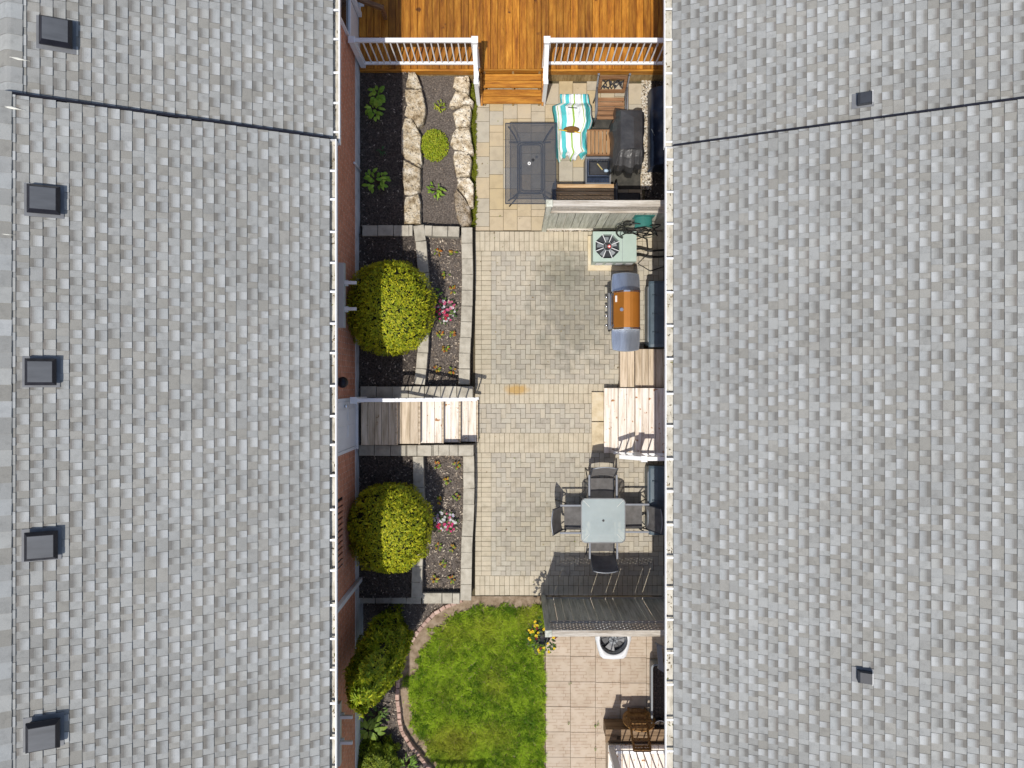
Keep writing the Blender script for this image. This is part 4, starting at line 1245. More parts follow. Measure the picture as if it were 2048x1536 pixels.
# ================================================================== RIGHT STAIRS
T = thing('wooden_stairs', 'bleached pine stairs with side treads and white railing against the right wall', 'stairs', (PX(1265), PY(800), 0))
def tr2(T, u0, u1, v0, v1, z, n, m):
    x0, x1 = PX(u0, z), PX(u1, z); w2 = (x1-x0)/n
    for i in range(n): plank('tread_board', m, T, x0+i*w2+.003, x0+(i+1)*w2-.003, PY(v1, z), PY(v0, z), z-.036, z)
E = part_empty('step', T); tr2(E, 1208, 1236, 776, 906, .20, 2, M['wpine_y'])
E = part_empty('step', T); tr2(E, 1237, 1269.5, 776, 908, .38, 2, M['wpine_y'])
E = part_empty('landing', T); tr2(E, 1270.5, 1338, 776, 912, .56, 5, M['wpine_y'])
E = part_empty('side_step', T); tr2(E, 1240, 1269, 698, 774.5, .33, 2, M['pine_y'])
E = part_empty('side_step', T); tr2(E, 1270.5, 1338, 698, 774.5, .42, 5, M['pine_y'])
q = MB(); q.box(PX(1210,.2), PX(1236,.2), PY(905,.2), PY(777,.2), -.02, .163); q.box(PX(1238,.38), PX(1269,.38), PY(906,.38), PY(778,.38), -.02, .343); q.box(PX(1272,.56), RW-.02, PY(909,.56), PY(779,.56), -.02, .523); obj('base', q, M['pine_x'], T)
q = MB(); q.box(PX(1242,.33), PX(1268,.33), PY(774,.33), PY(700,.33), -.02, .293); q.box(PX(1272,.42), RW-.02, PY(774,.42), PY(700,.42), -.02, .383); obj('side_base', q, M['pine_x'], T)
yr = PY(908, .56)
E = railing(T, (PX(1228, .3), yr), (PX(1272, .6), yr), .20, .56, .88, 3, (.0, False), rw=.075, pw=.095, name='stair_rail')
E = railing(T, (PX(1272, .6), yr), (3.17, yr), .56, .56, .88, 5, (True, False), rw=.075, pw=.095)
for (v0, v1, lab) in ((784, 842, 'upper of two yellowish concrete slabs before the right stairs'), (844, 901, 'lower of two yellowish concrete slabs before the right stairs')):
    q = MB(); q.box(PX(1183.5,.05), PX(1207.5,.05), PY(v1,.05), PY(v0,.05), .004, .055, .006)
    tag(obj('step_slab', q, M['concrete']), lab, 'slab', 'concrete slabs')

# ================================================================== FENCES
FZ = 2.15
def lattice(x0, x1, z0, z1, y, pitch=.12, w_=.058):
    mb = MB(); h = z1 - z0
    for sgn, yy in ((1, y - .0022), (-1, y + .0022)):
        x = x0 - h
        while x < x1:
            a, b = (x, z0), (x + h, z1)
            if sgn < 0: a, b = (x + h, z0), (x, z1)
            # clip to the panel
            def cl(p, q):
                (px_, pz), (qx, qz) = p, q
                if px_ < x0: t = (x0-px_)/(qx-px_+1e-9); px_, pz = x0, pz+(qz-pz)*t
                if px_ > x1: t = (px_-x1)/(px_-qx+1e-9); px_, pz = x1, pz+(qz-pz)*t
                return px_, pz
            A = cl(a, b); B = cl(b, a)
            if abs(A[0]-B[0]) > .01: mb.beam((A[0], yy, A[1]), (B[0], yy, B[1]), w_, .004, up=(0, 1, 0))
            x += pitch
    return mb
def fence(label, Yf, x0, x1, bd, side):
    T = thing('privacy_fence', label, 'fence', (x0, Yf, 0), 'privacy fences')
    q = MB(); q.box(x0 - .045, x0 + .045, Yf - .045, Yf + .045, -.05, FZ - .02, .006); q.box(x0-.062, x0+.062, Yf-.062, Yf+.062, FZ-.019, FZ+.02, .01); obj('post', q, M['fence_z'], T)
    q = MB(); q.box(x1 - .09, x1, Yf - .045, Yf + .045, -.05, FZ - .045, .006); obj('post', q, M['fence_z'], T)
    xa, xb = x0 + .05, x1 - .092
    plank('cap_rail', M['fence_x'], T, x0 + .065, x1, Yf - .055, Yf + .055, FZ - .036, FZ + .0)
    plank('rail', M['fence_x'], T, xa, xb, Yf - .035, Yf + .035, 1.56, 1.60)
    plank('rail', M['fence_x'], T, xa, xb, Yf - .03, Yf + .03, .10, .14)
    plank('upper_rail', M['fence_x'], T, xa, xb, Yf - .02, Yf + .02, FZ - .08, FZ - .04)
    n = int((xb - xa)/bd); w2 = (xb-xa)/n
    for i in range(n):
        gp = R.choice((.002, .004, .008, .011, .014)); yo = uni(-.003, .003)
        plank('board', M['fence_z'], T, xa + i*w2 + gp, xa + (i+1)*w2 - .001, Yf - .007 + yo, Yf + .007 + yo, .142, 1.558)
    obj('lattice', lattice(xa, xb, 1.602, FZ - .082, Yf), M['fence_x'], T)
    return T
FY1, FY2 = 3.17, -4.375
fence('weathered grey fence with lattice top behind the green cooling unit', FY1, .655, RW - .01, .15, 1)
fence('weathered grey fence with lattice top below the dining table', FY2, .64, RW - .01, .15, -1)
# leaning board at the corner of the upper fence

# ================================================================== PLANTS
def blades(cent, norm, tang, length, width, cols, curl=.25):
    """many small two-piece leaf blades as one triangle soup: arrays of centres, outward normals, directions"""
    n = len(cent)
    side = np.cross(norm, tang); side /= np.linalg.norm(side, axis=1)[:, None] + 1e-9
    L = length[:, None]; W_ = width[:, None]
    a = cent; m = cent + tang*L*.55 + norm*L*curl*.4; t = cent + tang*L + norm*L*(-curl)*.3
    V = np.concatenate([a - side*W_*.35, a + side*W_*.35, m + side*W_*.5, m - side*W_*.5, t], 0)
    o = np.arange(n)
    F = np.concatenate([np.stack([o, o+n, o+2*n], 1), np.stack([o, o+2*n, o+3*n], 1), np.stack([o+3*n, o+2*n, o+4*n], 1)], 0)
    return V, F, np.concatenate([cols]*3, 0)

def shrub(label, c, rx, ry, rz, n, pal, seed, tilt=0.0, lump=.06, base=0.0, square=2.3, bl=1.0, pal2=None, taper=0.0):
    T = thing('shrub', label, 'shrub', (c[0], c[1], base), 'clipped shrubs')
    rs = np.random.RandomState(seed)
    ct, st = math.cos(tilt), math.sin(tilt)
    def surf(d, rr=1.0):
        k = (np.abs(d[:,0])**square + np.abs(d[:,1])**square + np.abs(d[:,2])**square)**(-1/square)
        p = d*k[:, None]*rr
        return p
    # inner mass
    nu, nv = 28, 16; rings = []
    for j in range(nv+1):
        th = math.pi*(j+.02)/(nv+.04); ring = []
        for i in range(nu):
            ph = 2*math.pi*i/nu
            d = np.array([[math.sin(th)*math.cos(ph), math.sin(th)*math.sin(ph), math.cos(th)]])
            p = surf(d, .90)[0]
            f = 1 + lump*1.5*noise.noise(Vector((p[0]*2.5, p[1]*2.5, p[2]*2.5 + seed)))
            f2 = f*(1 - taper*(p[2]+1)/2); x, y = p[0]*rx*f2, p[1]*ry*f2
            ring.append((c[0] + x*ct - y*st, c[1] + x*st + y*ct, c[2] + p[2]*rz*f))
        rings.append(ring)
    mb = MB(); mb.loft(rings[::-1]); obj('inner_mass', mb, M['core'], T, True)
    q = MB(); q.tube([(c[0], c[1], base-.05), (c[0]+.01, c[1], base+.2), (c[0], c[1]+.01, c[2]-.3*rz)], [.05,.04,.03], 8); obj('trunk', q, M['stem'], T, True)
    # sprays
    d = rs.normal(size=(n, 3)); d[:, 2] += .25; d /= np.linalg.norm(d, axis=1)[:, None]
    p = surf(d)
    fr = np.array([1 + lump*1.5*noise.noise(Vector((q[0]*2.5, q[1]*2.5, q[2]*2.5 + seed))) for q in p])
    # deeper ones are darker growth, outer ones fresh tips
    depth = rs.uniform(0, 1, n)**1.6
    p = p*(fr*(1 - .13*depth))[:, None]
    tp_ = 1 - taper*(p[:,2]+1)/2
    pos = np.stack([p[:,0]*rx*tp_, p[:,1]*ry*tp_, p[:,2]*rz], 1)
    nor = np.stack([d[:,0]/rx, d[:,1]/ry, d[:,2]/rz], 1); nor /= np.linalg.norm(nor, axis=1)[:, None]
    rv = rs.normal(size=(n, 3)); tan = rv - nor*np.sum(rv*nor, 1)[:, None]; tan /= np.linalg.norm(tan, axis=1)[:, None]
    tan = tan*.85 + nor*rs.uniform(.1, .9, n)[:, None]; tan /= np.linalg.norm(tan, axis=1)[:, None]
    def rz_(a): return np.stack([a[:,0]*ct - a[:,1]*st, a[:,0]*st + a[:,1]*ct, a[:,2]], 1)
    pos, nor, tan = rz_(pos) + np.array(c), rz_(nor), rz_(tan)
    pal = np.array(pal); k = rs.randint(0, len(pal), n)
    cols = pal[k]*rs.uniform(.75, 1.2, n)[:, None]
    if pal2 is not None:      # fresh growth towards the lower end of the plant
        m2 = rs.uniform(0, 1, n) < np.clip(-d[:, 1]*1.3 + d[:, 0]*.5, .05, .95)
        cols[m2] = np.array(pal2)[rs.randint(0, len(pal2), n)][m2]*rs.uniform(.75, 1.2, n)[m2, None]
    allV, allF, allC = [], [], []; off = 0
    for j in range(3):           # every spray a little fan
        a = rs.uniform(-.7, .7, n) + (j-1)*.75
        sd_ = np.cross(nor, tan)
        tg = tan*np.cos(a)[:, None] + sd_*np.sin(a)[:, None]
        V_, F_, C_ = blades(pos + tan*.008*j, nor, tg, rs.uniform(.04, .085, n)*bl, rs.uniform(.011, .018, n)*bl, cols*(1 - .08*j))
        allV.append(V_); allF.append(F_ + off); allC.append(C_); off += len(V_)
    me = raw_mesh('foliage', np.concatenate(allV), np.concatenate(allF), M['leaf'], np.concatenate(allC))
    link('foliage', me, T)
    return T
GOLD = [(.47,.50,.018),(.58,.58,.02),(.38,.45,.018),(.68,.65,.035),(.27,.35,.018)]
DEEP = [(.36,.45,.02),(.48,.53,.024),(.27,.38,.02),(.60,.61,.035),(.21,.32,.02)]
shrub('round golden green clipped shrub above the wooden stairs', (PX(782,1.15), PY(618,1.15), 1.18), .79, .87, .70, 9500, GOLD, 3, base=.5, bl=.82, lump=.09)
shrub('round golden green clipped shrub below the wooden stairs', (PX(781,1.15), PY(1053,1.15), 1.18), .76, .82, .68, 9000, GOLD, 8, base=.5, bl=.82, lump=.08)
shrub('tall columnar cedar beside the curved brick edging, lit at its top', (-2.40, -4.93, 1.75), .46, .54, 1.68, 9000, DEEP, 21, bl=1.45, lump=.26, base=.08, square=2.2, taper=.32)
shrub('low dark shrub in the bottom left corner of the bed', (PX(752,.45), PY(1528,.45), .35), .42, .42, .38, 5000, [(.16,.24,.02),(.22,.31,.025),(.30,.37,.03)], 31, lump=.3, base=.08, square=2.0)

def leaf_grid(c, dirv, L, W_, arch, col, tw=0.0, fold=.25):
    """a leaf blade arching outward from c: points for MB.grid"""
    dirv = Vector(dirv).normalized(); side = Vector((-dirv.y, dirv.x, 0)); rows = []
    for i in range(5):
        t = i/4; w2 = W_*(math.sin(math.pi*min(.97, t*.85+.12)))
        p = Vector(c) + dirv*(L*t) + Vector((0, 0, arch*math.sin(math.pi*(.12+.75*t)) - arch*.35*t))
        rows.append([p - side*w2/2 + Vector((0,0,fold*w2*.5)), p, p + side*w2/2 + Vector((0,0,fold*w2*.5))])
    return rows

def leafplant(name, label, c, n, r, leafL, leafW, pal, group, h=.12, cat='plant', stem=True, spread=1.0):
    T = thing(name, label, cat, c, group)
    st = MB()
    for i in range(n):
        a = uni(0, 2*math.pi); q = math.sqrt(R.random())*r
        base = Vector((c[0]+math.cos(a)*q*spread, c[1]+math.sin(a)*q, c[2] + h*uni(.4, 1.1)))
        a2 = a + uni(-.9, .9); col = R.choice(pal); k = uni(.8, 1.2)
        col = tuple(min(1, x*k) for x in col)
        L = leafL*uni(.7, 1.25)
        mb = MB(); mb.grid(leaf_grid((0,0,0), (1,0,0), L, leafW*uni(.8,1.2), leafL*uni(.1,.35), col), col)
        o = link('leaf', mb.mesh('leaf', M['leaf'], True), T, base, (uni(-.25,.25), uni(-.2,.35), a2))
        if stem and i % 2 == 0: st.tube([(c[0]+uni(-.01,.01), c[1]+uni(-.01,.01), c[2]-.02), base], [.005,.003], 5)
    if stem and st.v: obj('stems', st, M['stem'], T)
    return T
GRN = [(.26,.46,.05),(.33,.55,.06),(.21,.40,.045),(.40,.62,.09)]
LIME = [(.30,.38,.015),(.36,.42,.02),(.24,.34,.015),(.42,.45,.03)]
leafplant('perennial', 'leafy green plant nearest the deck in the shaded bed', P(757,197,.45), 26, .11, .12, .065, GRN, 'plants in the flagstone bed', .2)
leafplant('perennial', 'second clump of the leafy green plant in the shaded bed', P(750,225,.45), 28, .13, .12, .065, GRN, 'plants in the flagstone bed', .2, spread=.8)
leafplant('perennial', 'tiny green sprout in the middle of the shaded bed', P(765,303,.43), 10, .05, .07, .02, [(.04,.13,.04),(.06,.16,.05)], 'plants in the flagstone bed', .08)
leafplant('perennial', 'broad leafy green plant at the lower end of the shaded bed', P(755,365,.45), 40, .20, .11, .06, GRN, 'plants in the flagstone bed', .18, spread=1.0)
leafplant('perennial', 'small lime green tuft near the deck in the grey bed', P(880,216,.27), 26, .09, .06, .022, LIME, 'plants in the flagstone bed', .10)
leafplant('perennial', 'bright green toothed plant at the lower end of the grey bed', P(873,382,.27), 26, .13, .09, .035, [(.16,.30,.02),(.22,.38,.03),(.28,.42,.04)], 'plants in the flagstone bed', .14)
T = thing('perennial', 'yellow green bushy plant in the middle of the grey bed', 'plant', P(868,288,.25), 'plants in the flagstone bed')
rs = np.random.RandomState(77); n = 2600
c0 = np.array([PX(868,.40), PY(288,.40), .28])
d = rs.normal(size=(n,3)); d[:,2] = np.abs(d[:,2]); d /= np.linalg.norm(d,axis=1)[:,None]
pos = d*np.array([.28,.32,.22])*rs.uniform(.55,1.02,n)[:,None] + c0
tg = d*.5 + rs.normal(size=(n,3))*.6; tg[:,2] *= .5; tg /= np.linalg.norm(tg,axis=1)[:,None]
nz_ = np.tile(np.array([[0,0,1.0]]),(n,1))
V_,F_,C_ = blades(pos, nz_, tg, rs.uniform(.02,.04,n), rs.uniform(.014,.024,n), np.array(LIME)[rs.randint(0,4,n)]*rs.uniform(.7,1.15,n)[:,None])
link('foliage', raw_mesh('foliage', V_, F_, M['leaf'], C_), T)
st = MB()
for i in range(14):
    a = i*.45; st.tube([(c0[0], c0[1], .22), (c0[0]+math.cos(a)*.18, c0[1]+math.sin(a)*.2, .40)], [.006,.003], 5)
obj('stems', st, M['stem'], T)

# bedding seedlings in the two flower strips
OR = [(.45,.14,.02),(.36,.20,.02),(.16,.26,.02),(.42,.30,.04),(.20,.30,.03)]
upA_ = [(876,505,'left',1),(907,505,'right',1),(893,550,'lone',2),(904.5,580,'lone',3),(877,586,'shaded',3),(881,670,'left',4),(905,670,'right',4),(891,697,'lone',5),(875.5,738,'left',6),(904,741,'right',6)]
loB_ = [(874,930,'left',1),(913,930,'right',1),(895,961,'lone',2),(877,1000,'left',3),(913,993,'right',3),(877,1092,'left',4),(905,1095,'right',4),(886,1127,'lone',5),(870,1157,'left',6),(904,1157,'right',6)]
ORD = ['', 'first', 'second', 'third', 'fourth', 'fifth', 'sixth']
for lst, wh in ((upA_, 'above'), (loB_, 'below')):
    for (u, v, sd_, row) in lst:
        leafplant('bedding_plant', '%s small %s seedling in row %s of the flower strip %s the stairs' % (sd_, 'orange and green' if sd_ != 'shaded' else 'green', ORD[row], wh),
                  P(u, v, .28), 9, .045, .06, .035, OR if sd_ != 'shaded' else GRN, 'bedding seedlings', .06, 'seedling', False)
def impatiens(label, c, r, mix, n=46, name='impatiens', h=.14):
    T = thing(name, label, 'flowers', c, 'flower clumps')
    for i in range(int(n*1.0)):
        a = uni(0, 6.28); q = math.sqrt(R.random())*r; p = Vector((c[0]+math.cos(a)*q, c[1]+math.sin(a)*q, c[2]+h*(1-.5*(q/r)**2)*uni(.5,.9)))
        key = ('impleaf', i % 6)
        if key not in CACHE:
            col = R.choice([(.07,.15,.02),(.10,.20,.02),(.05,.11,.02)]); mb = MB(); mb.grid(leaf_grid((0,0,0),(1,0,0),.06,.035,.012,col), col); CACHE[key] = mb.mesh('leaf', M['leaf'], True)
        link('leaf', CACHE[key], T, p, (uni(-.2,.2), uni(-.1,.4), a + uni(-.7,.7)))
    for i in range(n):
        a = uni(0, 6.28); q = math.sqrt(R.random())*r*.97; p = Vector((c[0]+math.cos(a)*q, c[1]+math.sin(a)*q, c[2]+h*(1-.45*(q/r)**2)*uni(.9,1.1)))
        dirn = (p.x-c[0])/r, (p.y-c[1])/r
        ci = mix(dirn); key = (name+'flower', ci)
        if key not in CACHE:
            mb = MB(); N5 = 5
            for k in range(N5):
                t = 2*math.pi*k/N5; mb.add([(0,0,0),(.022*math.cos(t-.5),.022*math.sin(t-.5),.006),(.028*math.cos(t),.028*math.sin(t),.004),(.022*math.cos(t+.5),.022*math.sin(t+.5),.006)], [(0,1,2,3)], ci)
            mb.cyl((0,0), .006, .001, .006, 6, (.6,.45,.05) if name != 'impatiens' else tuple(x*.6 for x in ci))
            CACHE[key] = mb.mesh('flower', M['petal'])
        link('flower', CACHE[key], T, p, (uni(-.4,.4), uni(-.4,.4), uni(0,6)), (uni(.8,1.3),)*3)
    q = MB(); q.tube([(c[0],c[1],c[2]-.05),(c[0],c[1],c[2]+h*.5)], .012, 6); obj('stem', q, M['stem'], T)
WH, PK, RD, MG = (.80,.80,.80), (.72,.16,.30), (.66,.03,.08), (.70,.05,.22)
impatiens('white pink and red flower clump touching the shrub above the stairs', P(890,622,.30), .24,
          lambda d_: R.choice([WH,PK,PK]) if d_[1] > .1 else (R.choice([RD,MG,RD,WH]) if (d_[0] < -.3 or d_[1] < -.2) else R.choice([PK,WH,RD,PK])))
impatiens('white and magenta flower clump touching the shrub below the stairs', P(891,1042,.30), .24,
          lambda d_: R.choice([WH,PK,WH,(.62,.5,.75)]) if d_[1] > -.1 else R.choice([MG,RD,MG,WH]))

# hosta
T = thing('hosta', 'hosta with broad pointed olive leaves below the tall dark shrub', 'plant', P(738,1460,.15))
for i in range(26):
    a = 2*math.pi*i/26*2.3 + uni(-.3,.3); q = uni(.02,.24)
    c = P(738,1458,.35); b = Vector((c.x + math.cos(a)*q, c.y + math.sin(a)*q*.75, .42 - q*.6))
    col = R.choice([(.24,.34,.05),(.30,.40,.055),(.36,.46,.07),(.19,.29,.045)])
    mb = MB(); mb.grid(leaf_grid((0,0,0),(1,0,0), uni(.16,.21), uni(.08,.10), .05, col, fold=.35), col)
    link('leaf', mb.mesh('leaf', M['leaf'], True), T, b, (uni(-.15,.15), uni(-.1,.35), a))
q = MB(); q.tube([P(738,1460,.06), P(738,1459,.35)], [.03,.02], 7); obj('stem', q, M['stem'], T)
leafplant('perennial', 'bright green spiky leaved plant at the bottom beside the edging', P(816,1524,.14), 40, .17, .13, .03, [(.12,.24,.02),(.17,.32,.03),(.22,.36,.05)], 'plants by the edging', .2)
leafplant('perennial', 'dark green low leaves between the tall shrub and the hosta', P(755,1425,.12), 34, .2, .09, .035, [(.10,.18,.03),(.14,.23,.035)], 'plants by the edging', .2)
# weeds between the tiles
for i, (u, v, lab) in enumerate(((1191,1447,'largest green weed in a joint of the pink tiles'), (1190,1498,'small weed in a tile joint near the bottom right steps'), (1139,1446,'tiny weed in the left joint of the pink tiles'), (1140,1367,'dark weed in the left joint of the pink tiles higher up'))):
    leafplant('weed', lab, P(u, v, .01), 7 - i*1, .018 if i else .035, .03 if i else .06, .013, [(.10,.17,.02),(.16,.25,.03)], 'weeds in the tile joints', .03, 'weed', False)

# hanging basket of pansies on the lower fence post
c = P(1085, 1274, 1.35)
T = thing('hanging_basket', 'hanging basket of yellow and maroon pansies on the fence post', 'flower basket', (c.x, c.y, 1.2))
rings = [[(c.x + r_*math.cos(2*math.pi*k/16), c.y + r_*math.sin(2*math.pi*k/16), z) for k in range(16)] for r_, z in ((.06,1.16),(.12,1.2),(.15,1.28),(.155,1.33))]
q = MB(); q.loft(rings); obj('pot', q, M['rubber'], T, True)
q = MB(); q.tube([(.645, FY2 - .05, 1.75), (.645, FY2 - .2, 1.80), (c.x+.03, c.y, 1.78), (c.x+.03, c.y, 1.7)], .006, 6)
for a in (0, 2.1, 4.2): q.tube([(c.x+.03, c.y, 1.7), (c.x+.14*math.cos(a), c.y+.14*math.sin(a), 1.33)], .003, 4)
obj('hanger', q, M['frame'], T)
YEL, MAR = (.82,.60,.03), (.16,.012,.03)
for i in range(150):
    a = uni(0,6.28); q_ = math.sqrt(R.random())*.27; p = Vector((c.x+math.cos(a)*q_, c.y+math.sin(a)*q_*1.25, 1.40 - 1.3*q_*q_ + uni(-.05,.05)))
    key = ('panleaf', i % 6)
    if key not in CACHE:
        col = R.choice([(.05,.10,.02),(.08,.15,.02),(.04,.07,.02),(.10,.10,.04)]); mb = MB(); mb.grid(leaf_grid((0,0,0),(1,0,0),.06,.032,.012,col), col); CACHE[key] = mb.mesh('leaf', M['leaf'], True)
    link('leaf', CACHE[key], T, p, (uni(-.3,.3), uni(-.1,.5), a + uni(-.8,.8)))
for i in range(30):
    a = uni(0,6.28); q_ = (.10 + .18*R.random()); p = Vector((c.x+math.cos(a)*q_, c.y+math.sin(a)*q_*1.2, 1.46 - 1.3*q_*q_ + uni(-.02,.03)))
    ci = YEL if R.random() < .75 else MAR
    key = ('pansy', ci)
    if key not in CACHE:
        mb = MB()
        for k in range(5):
            t = 2*math.pi*k/5; mb.add([(0,0,0),(.026*math.cos(t-.6),.026*math.sin(t-.6),.006),(.034*math.cos(t),.034*math.sin(t),.004),(.026*math.cos(t+.6),.026*math.sin(t+.6),.006)], [(0,1,2,3)], ci)
        mb.cyl((0,0), .007, .002, .007, 6, (.5,.12,.01)); CACHE[key] = mb.mesh('flower', M['petal'])
    link('flower', CACHE[key], T, p, (uni(-.4,.4), uni(-.4,.4), uni(0,6)), (uni(.75,1.1),)*3)

# ================================================================== DINING SET
def rrect(cx, cy, w_, h_, r_, n=6):
    out = []
    for (sx, sy, a0) in ((1,1,0),(-1,1,90),(-1,-1,180),(1,-1,270)):
        for k in range(n+1):
            a = rad(a0 + 90*k/n); out.append((cx+sx*(w_/2-r_)+r_*math.cos(a), cy+sy*(h_/2-r_)+r_*math.sin(a)))
    return out
tc = P(1206.5, 1041, .72)
T = thing('dining_table', 'square frosted glass patio table with rounded corners', 'table', (tc.x, tc.y, 0))
q = MB(); q.prism(rrect(tc.x, tc.y, .845, .855, .09), .722, .730); top = obj('glass_top', q, M['frost'], T)
o_, i_ = rrect(tc.x, tc.y, .87, .88, .10), rrect(tc.x, tc.y, .835, .845, .085); nn_ = len(o_)
q = MB(); q.loft([[(x,y,.700) for x,y in o_], [(x,y,.732) for x,y in o_], [(x,y,.734) for x,y in i_], [(x,y,.700) for x,y in i_], [(x,y,.700) for x,y in o_]], False, False); obj('rim', q, M['grey_metal'], T)
for sx, sy in ((1,1),(1,-1),(-1,1),(-1,-1)):
    q = MB(); q.beam((tc.x+sx*.395, tc.y+sy*.40, .7312), (tc.x+sx*.27, tc.y+sy*.27, .7312), .007, .0016); obj('bevel_line', q, M['rail_grey'], top)
q = MB(); q.cyl((tc.x, tc.y), .022, .7305, .738, 16); obj('hole_cap', q, M['rubber'], T)
for sx, sy in ((1,1),(1,-1),(-1,1),(-1,-1)):
    q = MB(); q.tube([(tc.x+sx*.40, tc.y+sy*.40, .705), (tc.x+sx*.25, tc.y+sy*.25, .68)], .014, 8); obj('brace', q, M['white_shelf'], T)
    q = MB(); q.tube([(tc.x+sx*.37, tc.y+sy*.37, .70), (tc.x+sx*.34, tc.y+sy*.34, .4), (tc.x+sx*.38, tc.y+sy*.38, 0)], .014, 8); obj('leg', q, M['alu'], T)
q = MB(); q.tube([(tc.x+sx*.25, tc.y+sy*.25, .675) for sx, sy in ((1,1),(-1,1),(-1,-1),(1,-1))], .010, 8, True); obj('inner_frame', q, M['white_shelf'], T)

def sling_chair(label, loc, rotz):
    """front towards +y"""
    T = thing('patio_chair', label, 'chair', loc, 'sling chairs at the dining table', rotz)
    def L(nm, mb, m, sm=False, p=T): return link(nm, mb.mesh(nm, m, sm), p, local=True)
    # seat: slightly dished, with a rolled front
    rows = []
    for j in range(9):
        t = j/8; y = -.20 + .43*t; row = []
        for i in range(9):
            s_ = i/4 - 1
            row.append((s_*.225, y, .425 - .022*(1-s_*s_) - (.02 if j == 8 else 0) + .015*t))
        rows.append(row)
    q = MB(); q.grid(rows); 
    low = [[(x, y, z-.008) for x, y, z in r_] for r_ in rows]; q.grid([r_[::-1] for r_ in low]); L('seat', q, M['sling'], True)
    rows = []
    for j in range(9):
        t = j/8; row = []
        for i in range(9):
            s_ = i/4 - 1; zz = .50 + .46*t
            row.append((s_*(.225+.01*t), -.245 - .21*t - .03*(1-s_*s_), zz + .02*t*(1-s_*s_)))
        rows.append(row)
    q = MB(); q.grid(rows); q.grid([[(x, y-.008, z) for x, y, z in r_][::-1] for r_ in rows]); B = L('backrest', q, M['sling'], True)
    q = MB(); q.tube([rows[-1][i] for i in range(9)], .012, 8); L('top_bar', q, M['alu'], True, B)
    for sx in (-1, 1):
        q = MB(); q.tube([(sx*.235, .23, .43), (sx*.235, -.20, .425), (sx*.235, -.245, .50), (sx*.245, -.46, .965)], .0125, 8); L('side_frame', q, M['frame'], True)
        q = MB(); q.box(sx*.27-.019, sx*.27+.019, -.30, .21, .630, .650, .006); L('armrest', q, M['arm_grey'])
        q = MB(); q.tube([(sx*.27, .20, .63), (sx*.275, .22, .30), (sx*.28, .25, 0)], .012, 8); L('leg', q, M['frame'], True)
        q = MB(); q.tube([(sx*.27, -.22, .63), (sx*.27, -.16, .35), (sx*.28, -.36, 0)], .012, 8); L('leg', q, M['frame'], True)
    q = MB(); q.tube([(-.27,.205,.40),(.27,.205,.40)], .010, 8); L('crossbar', q, M['frame'], True)
    q = MB(); q.tube([(-.27,-.19,.39),(.27,-.19,.39)], .010, 8); L('crossbar', q, M['frame'], True)
    return T
base = sling_chair('grey sling chair at the top side of the frosted table', (1.79, -2.085, 0), math.pi)
copy_tree(base, (1.245, -2.66, 0), -math.pi/2, 'grey sling chair at the left side of the frosted table')
copy_tree(base, (2.40, -2.64, 0), math.pi/2, 'grey sling chair at the right side of the frosted table')
copy_tree(base, (1.80, -3.14, 0), 0.0, 'grey sling chair at the bottom side of the frosted table')

# ================================================================== COPPER GRILL
gx = PX(1253, 1.0)
yA, yB = PY(583, 1.05), PY(657, 1.05)         # lid ends
T = thing('gas_grill', 'gas grill with copper coloured lid and steel side shelves', 'grill', (gx, (yA+yB)/2, 0))
q = MB(); q.box(gx - .22, gx + .20, yB + .03, yA - .03, .08, .82, .01); obj('cabinet', q, M['rubber'], T)
q = MB(); q.box(gx - .25, gx + .25, yB, yA, .82, .90, .008); obj('firebox', q, M['frame'], T)
q = MB(); q.box(gx - .335, gx - .252, yB - .0, yA + .0, .76, .87, .012); pan = obj('control_panel', q, M['grey_metal'], T)
prof = [(-.25,.902),(-.245,1.0),(-.075,1.155),(-.02,1.166),(.04,1.17),(.10,1.166),(.15,1.152),(.19,1.13),(.22,1.10),(.245,1.06),(.258,1.01),(.26,.902)]
def lidring(y, k=1.0): return [(gx + x*k, y, .902 + (z-.902)*k) for x, z in prof]
q = MB(); q.loft([lidring(yB+.015), lidring(yA-.015)]); lid = obj('lid', q, M['copper'], T)
for y in (yA, yB):
    q = MB(); q.loft([lidring(y-.018, 1.015), lidring(y-.014, 1.03), lidring(y+.014, 1.03), lidring(y+.018, 1.015)]); obj('lid_end', q, M['chrome'], lid)
q = MB(); hx = gx - .305; q.tube([(gx-.245, yB+.06, 1.02), (hx, yB+.06, 1.03), (hx, yA-.06, 1.03), (gx-.245, yA-.06, 1.02)], .016, 10); obj('handle', q, M['steel'], lid)
q = MB(); q.tube([(gx-.245, (yA+yB)/2, 1.05), (gx-.262, (yA+yB)/2, 1.07)], .03, 14); q = MB(); q.cyl((gx-.115, (yA+yB)/2+.0), .034, 1.12, 1.15, 18); obj('thermometer', q, M['chrome'], lid)
q = MB(); q.beam((gx-.205, yA-.20, 1.05), (gx-.205, yA-.08, 1.05), .035, .014, up=(-.67,0,.74)); obj('badge', q, M['white_shelf'], lid)
for y in np.linspace(yB+.08, yA-.08, 4):
    q = MB(); q.tube([(gx-.335, y, .82), (gx-.385, y, .835)], [.026,.022], 12); obj('knob', q, M['chrome'], pan, True)
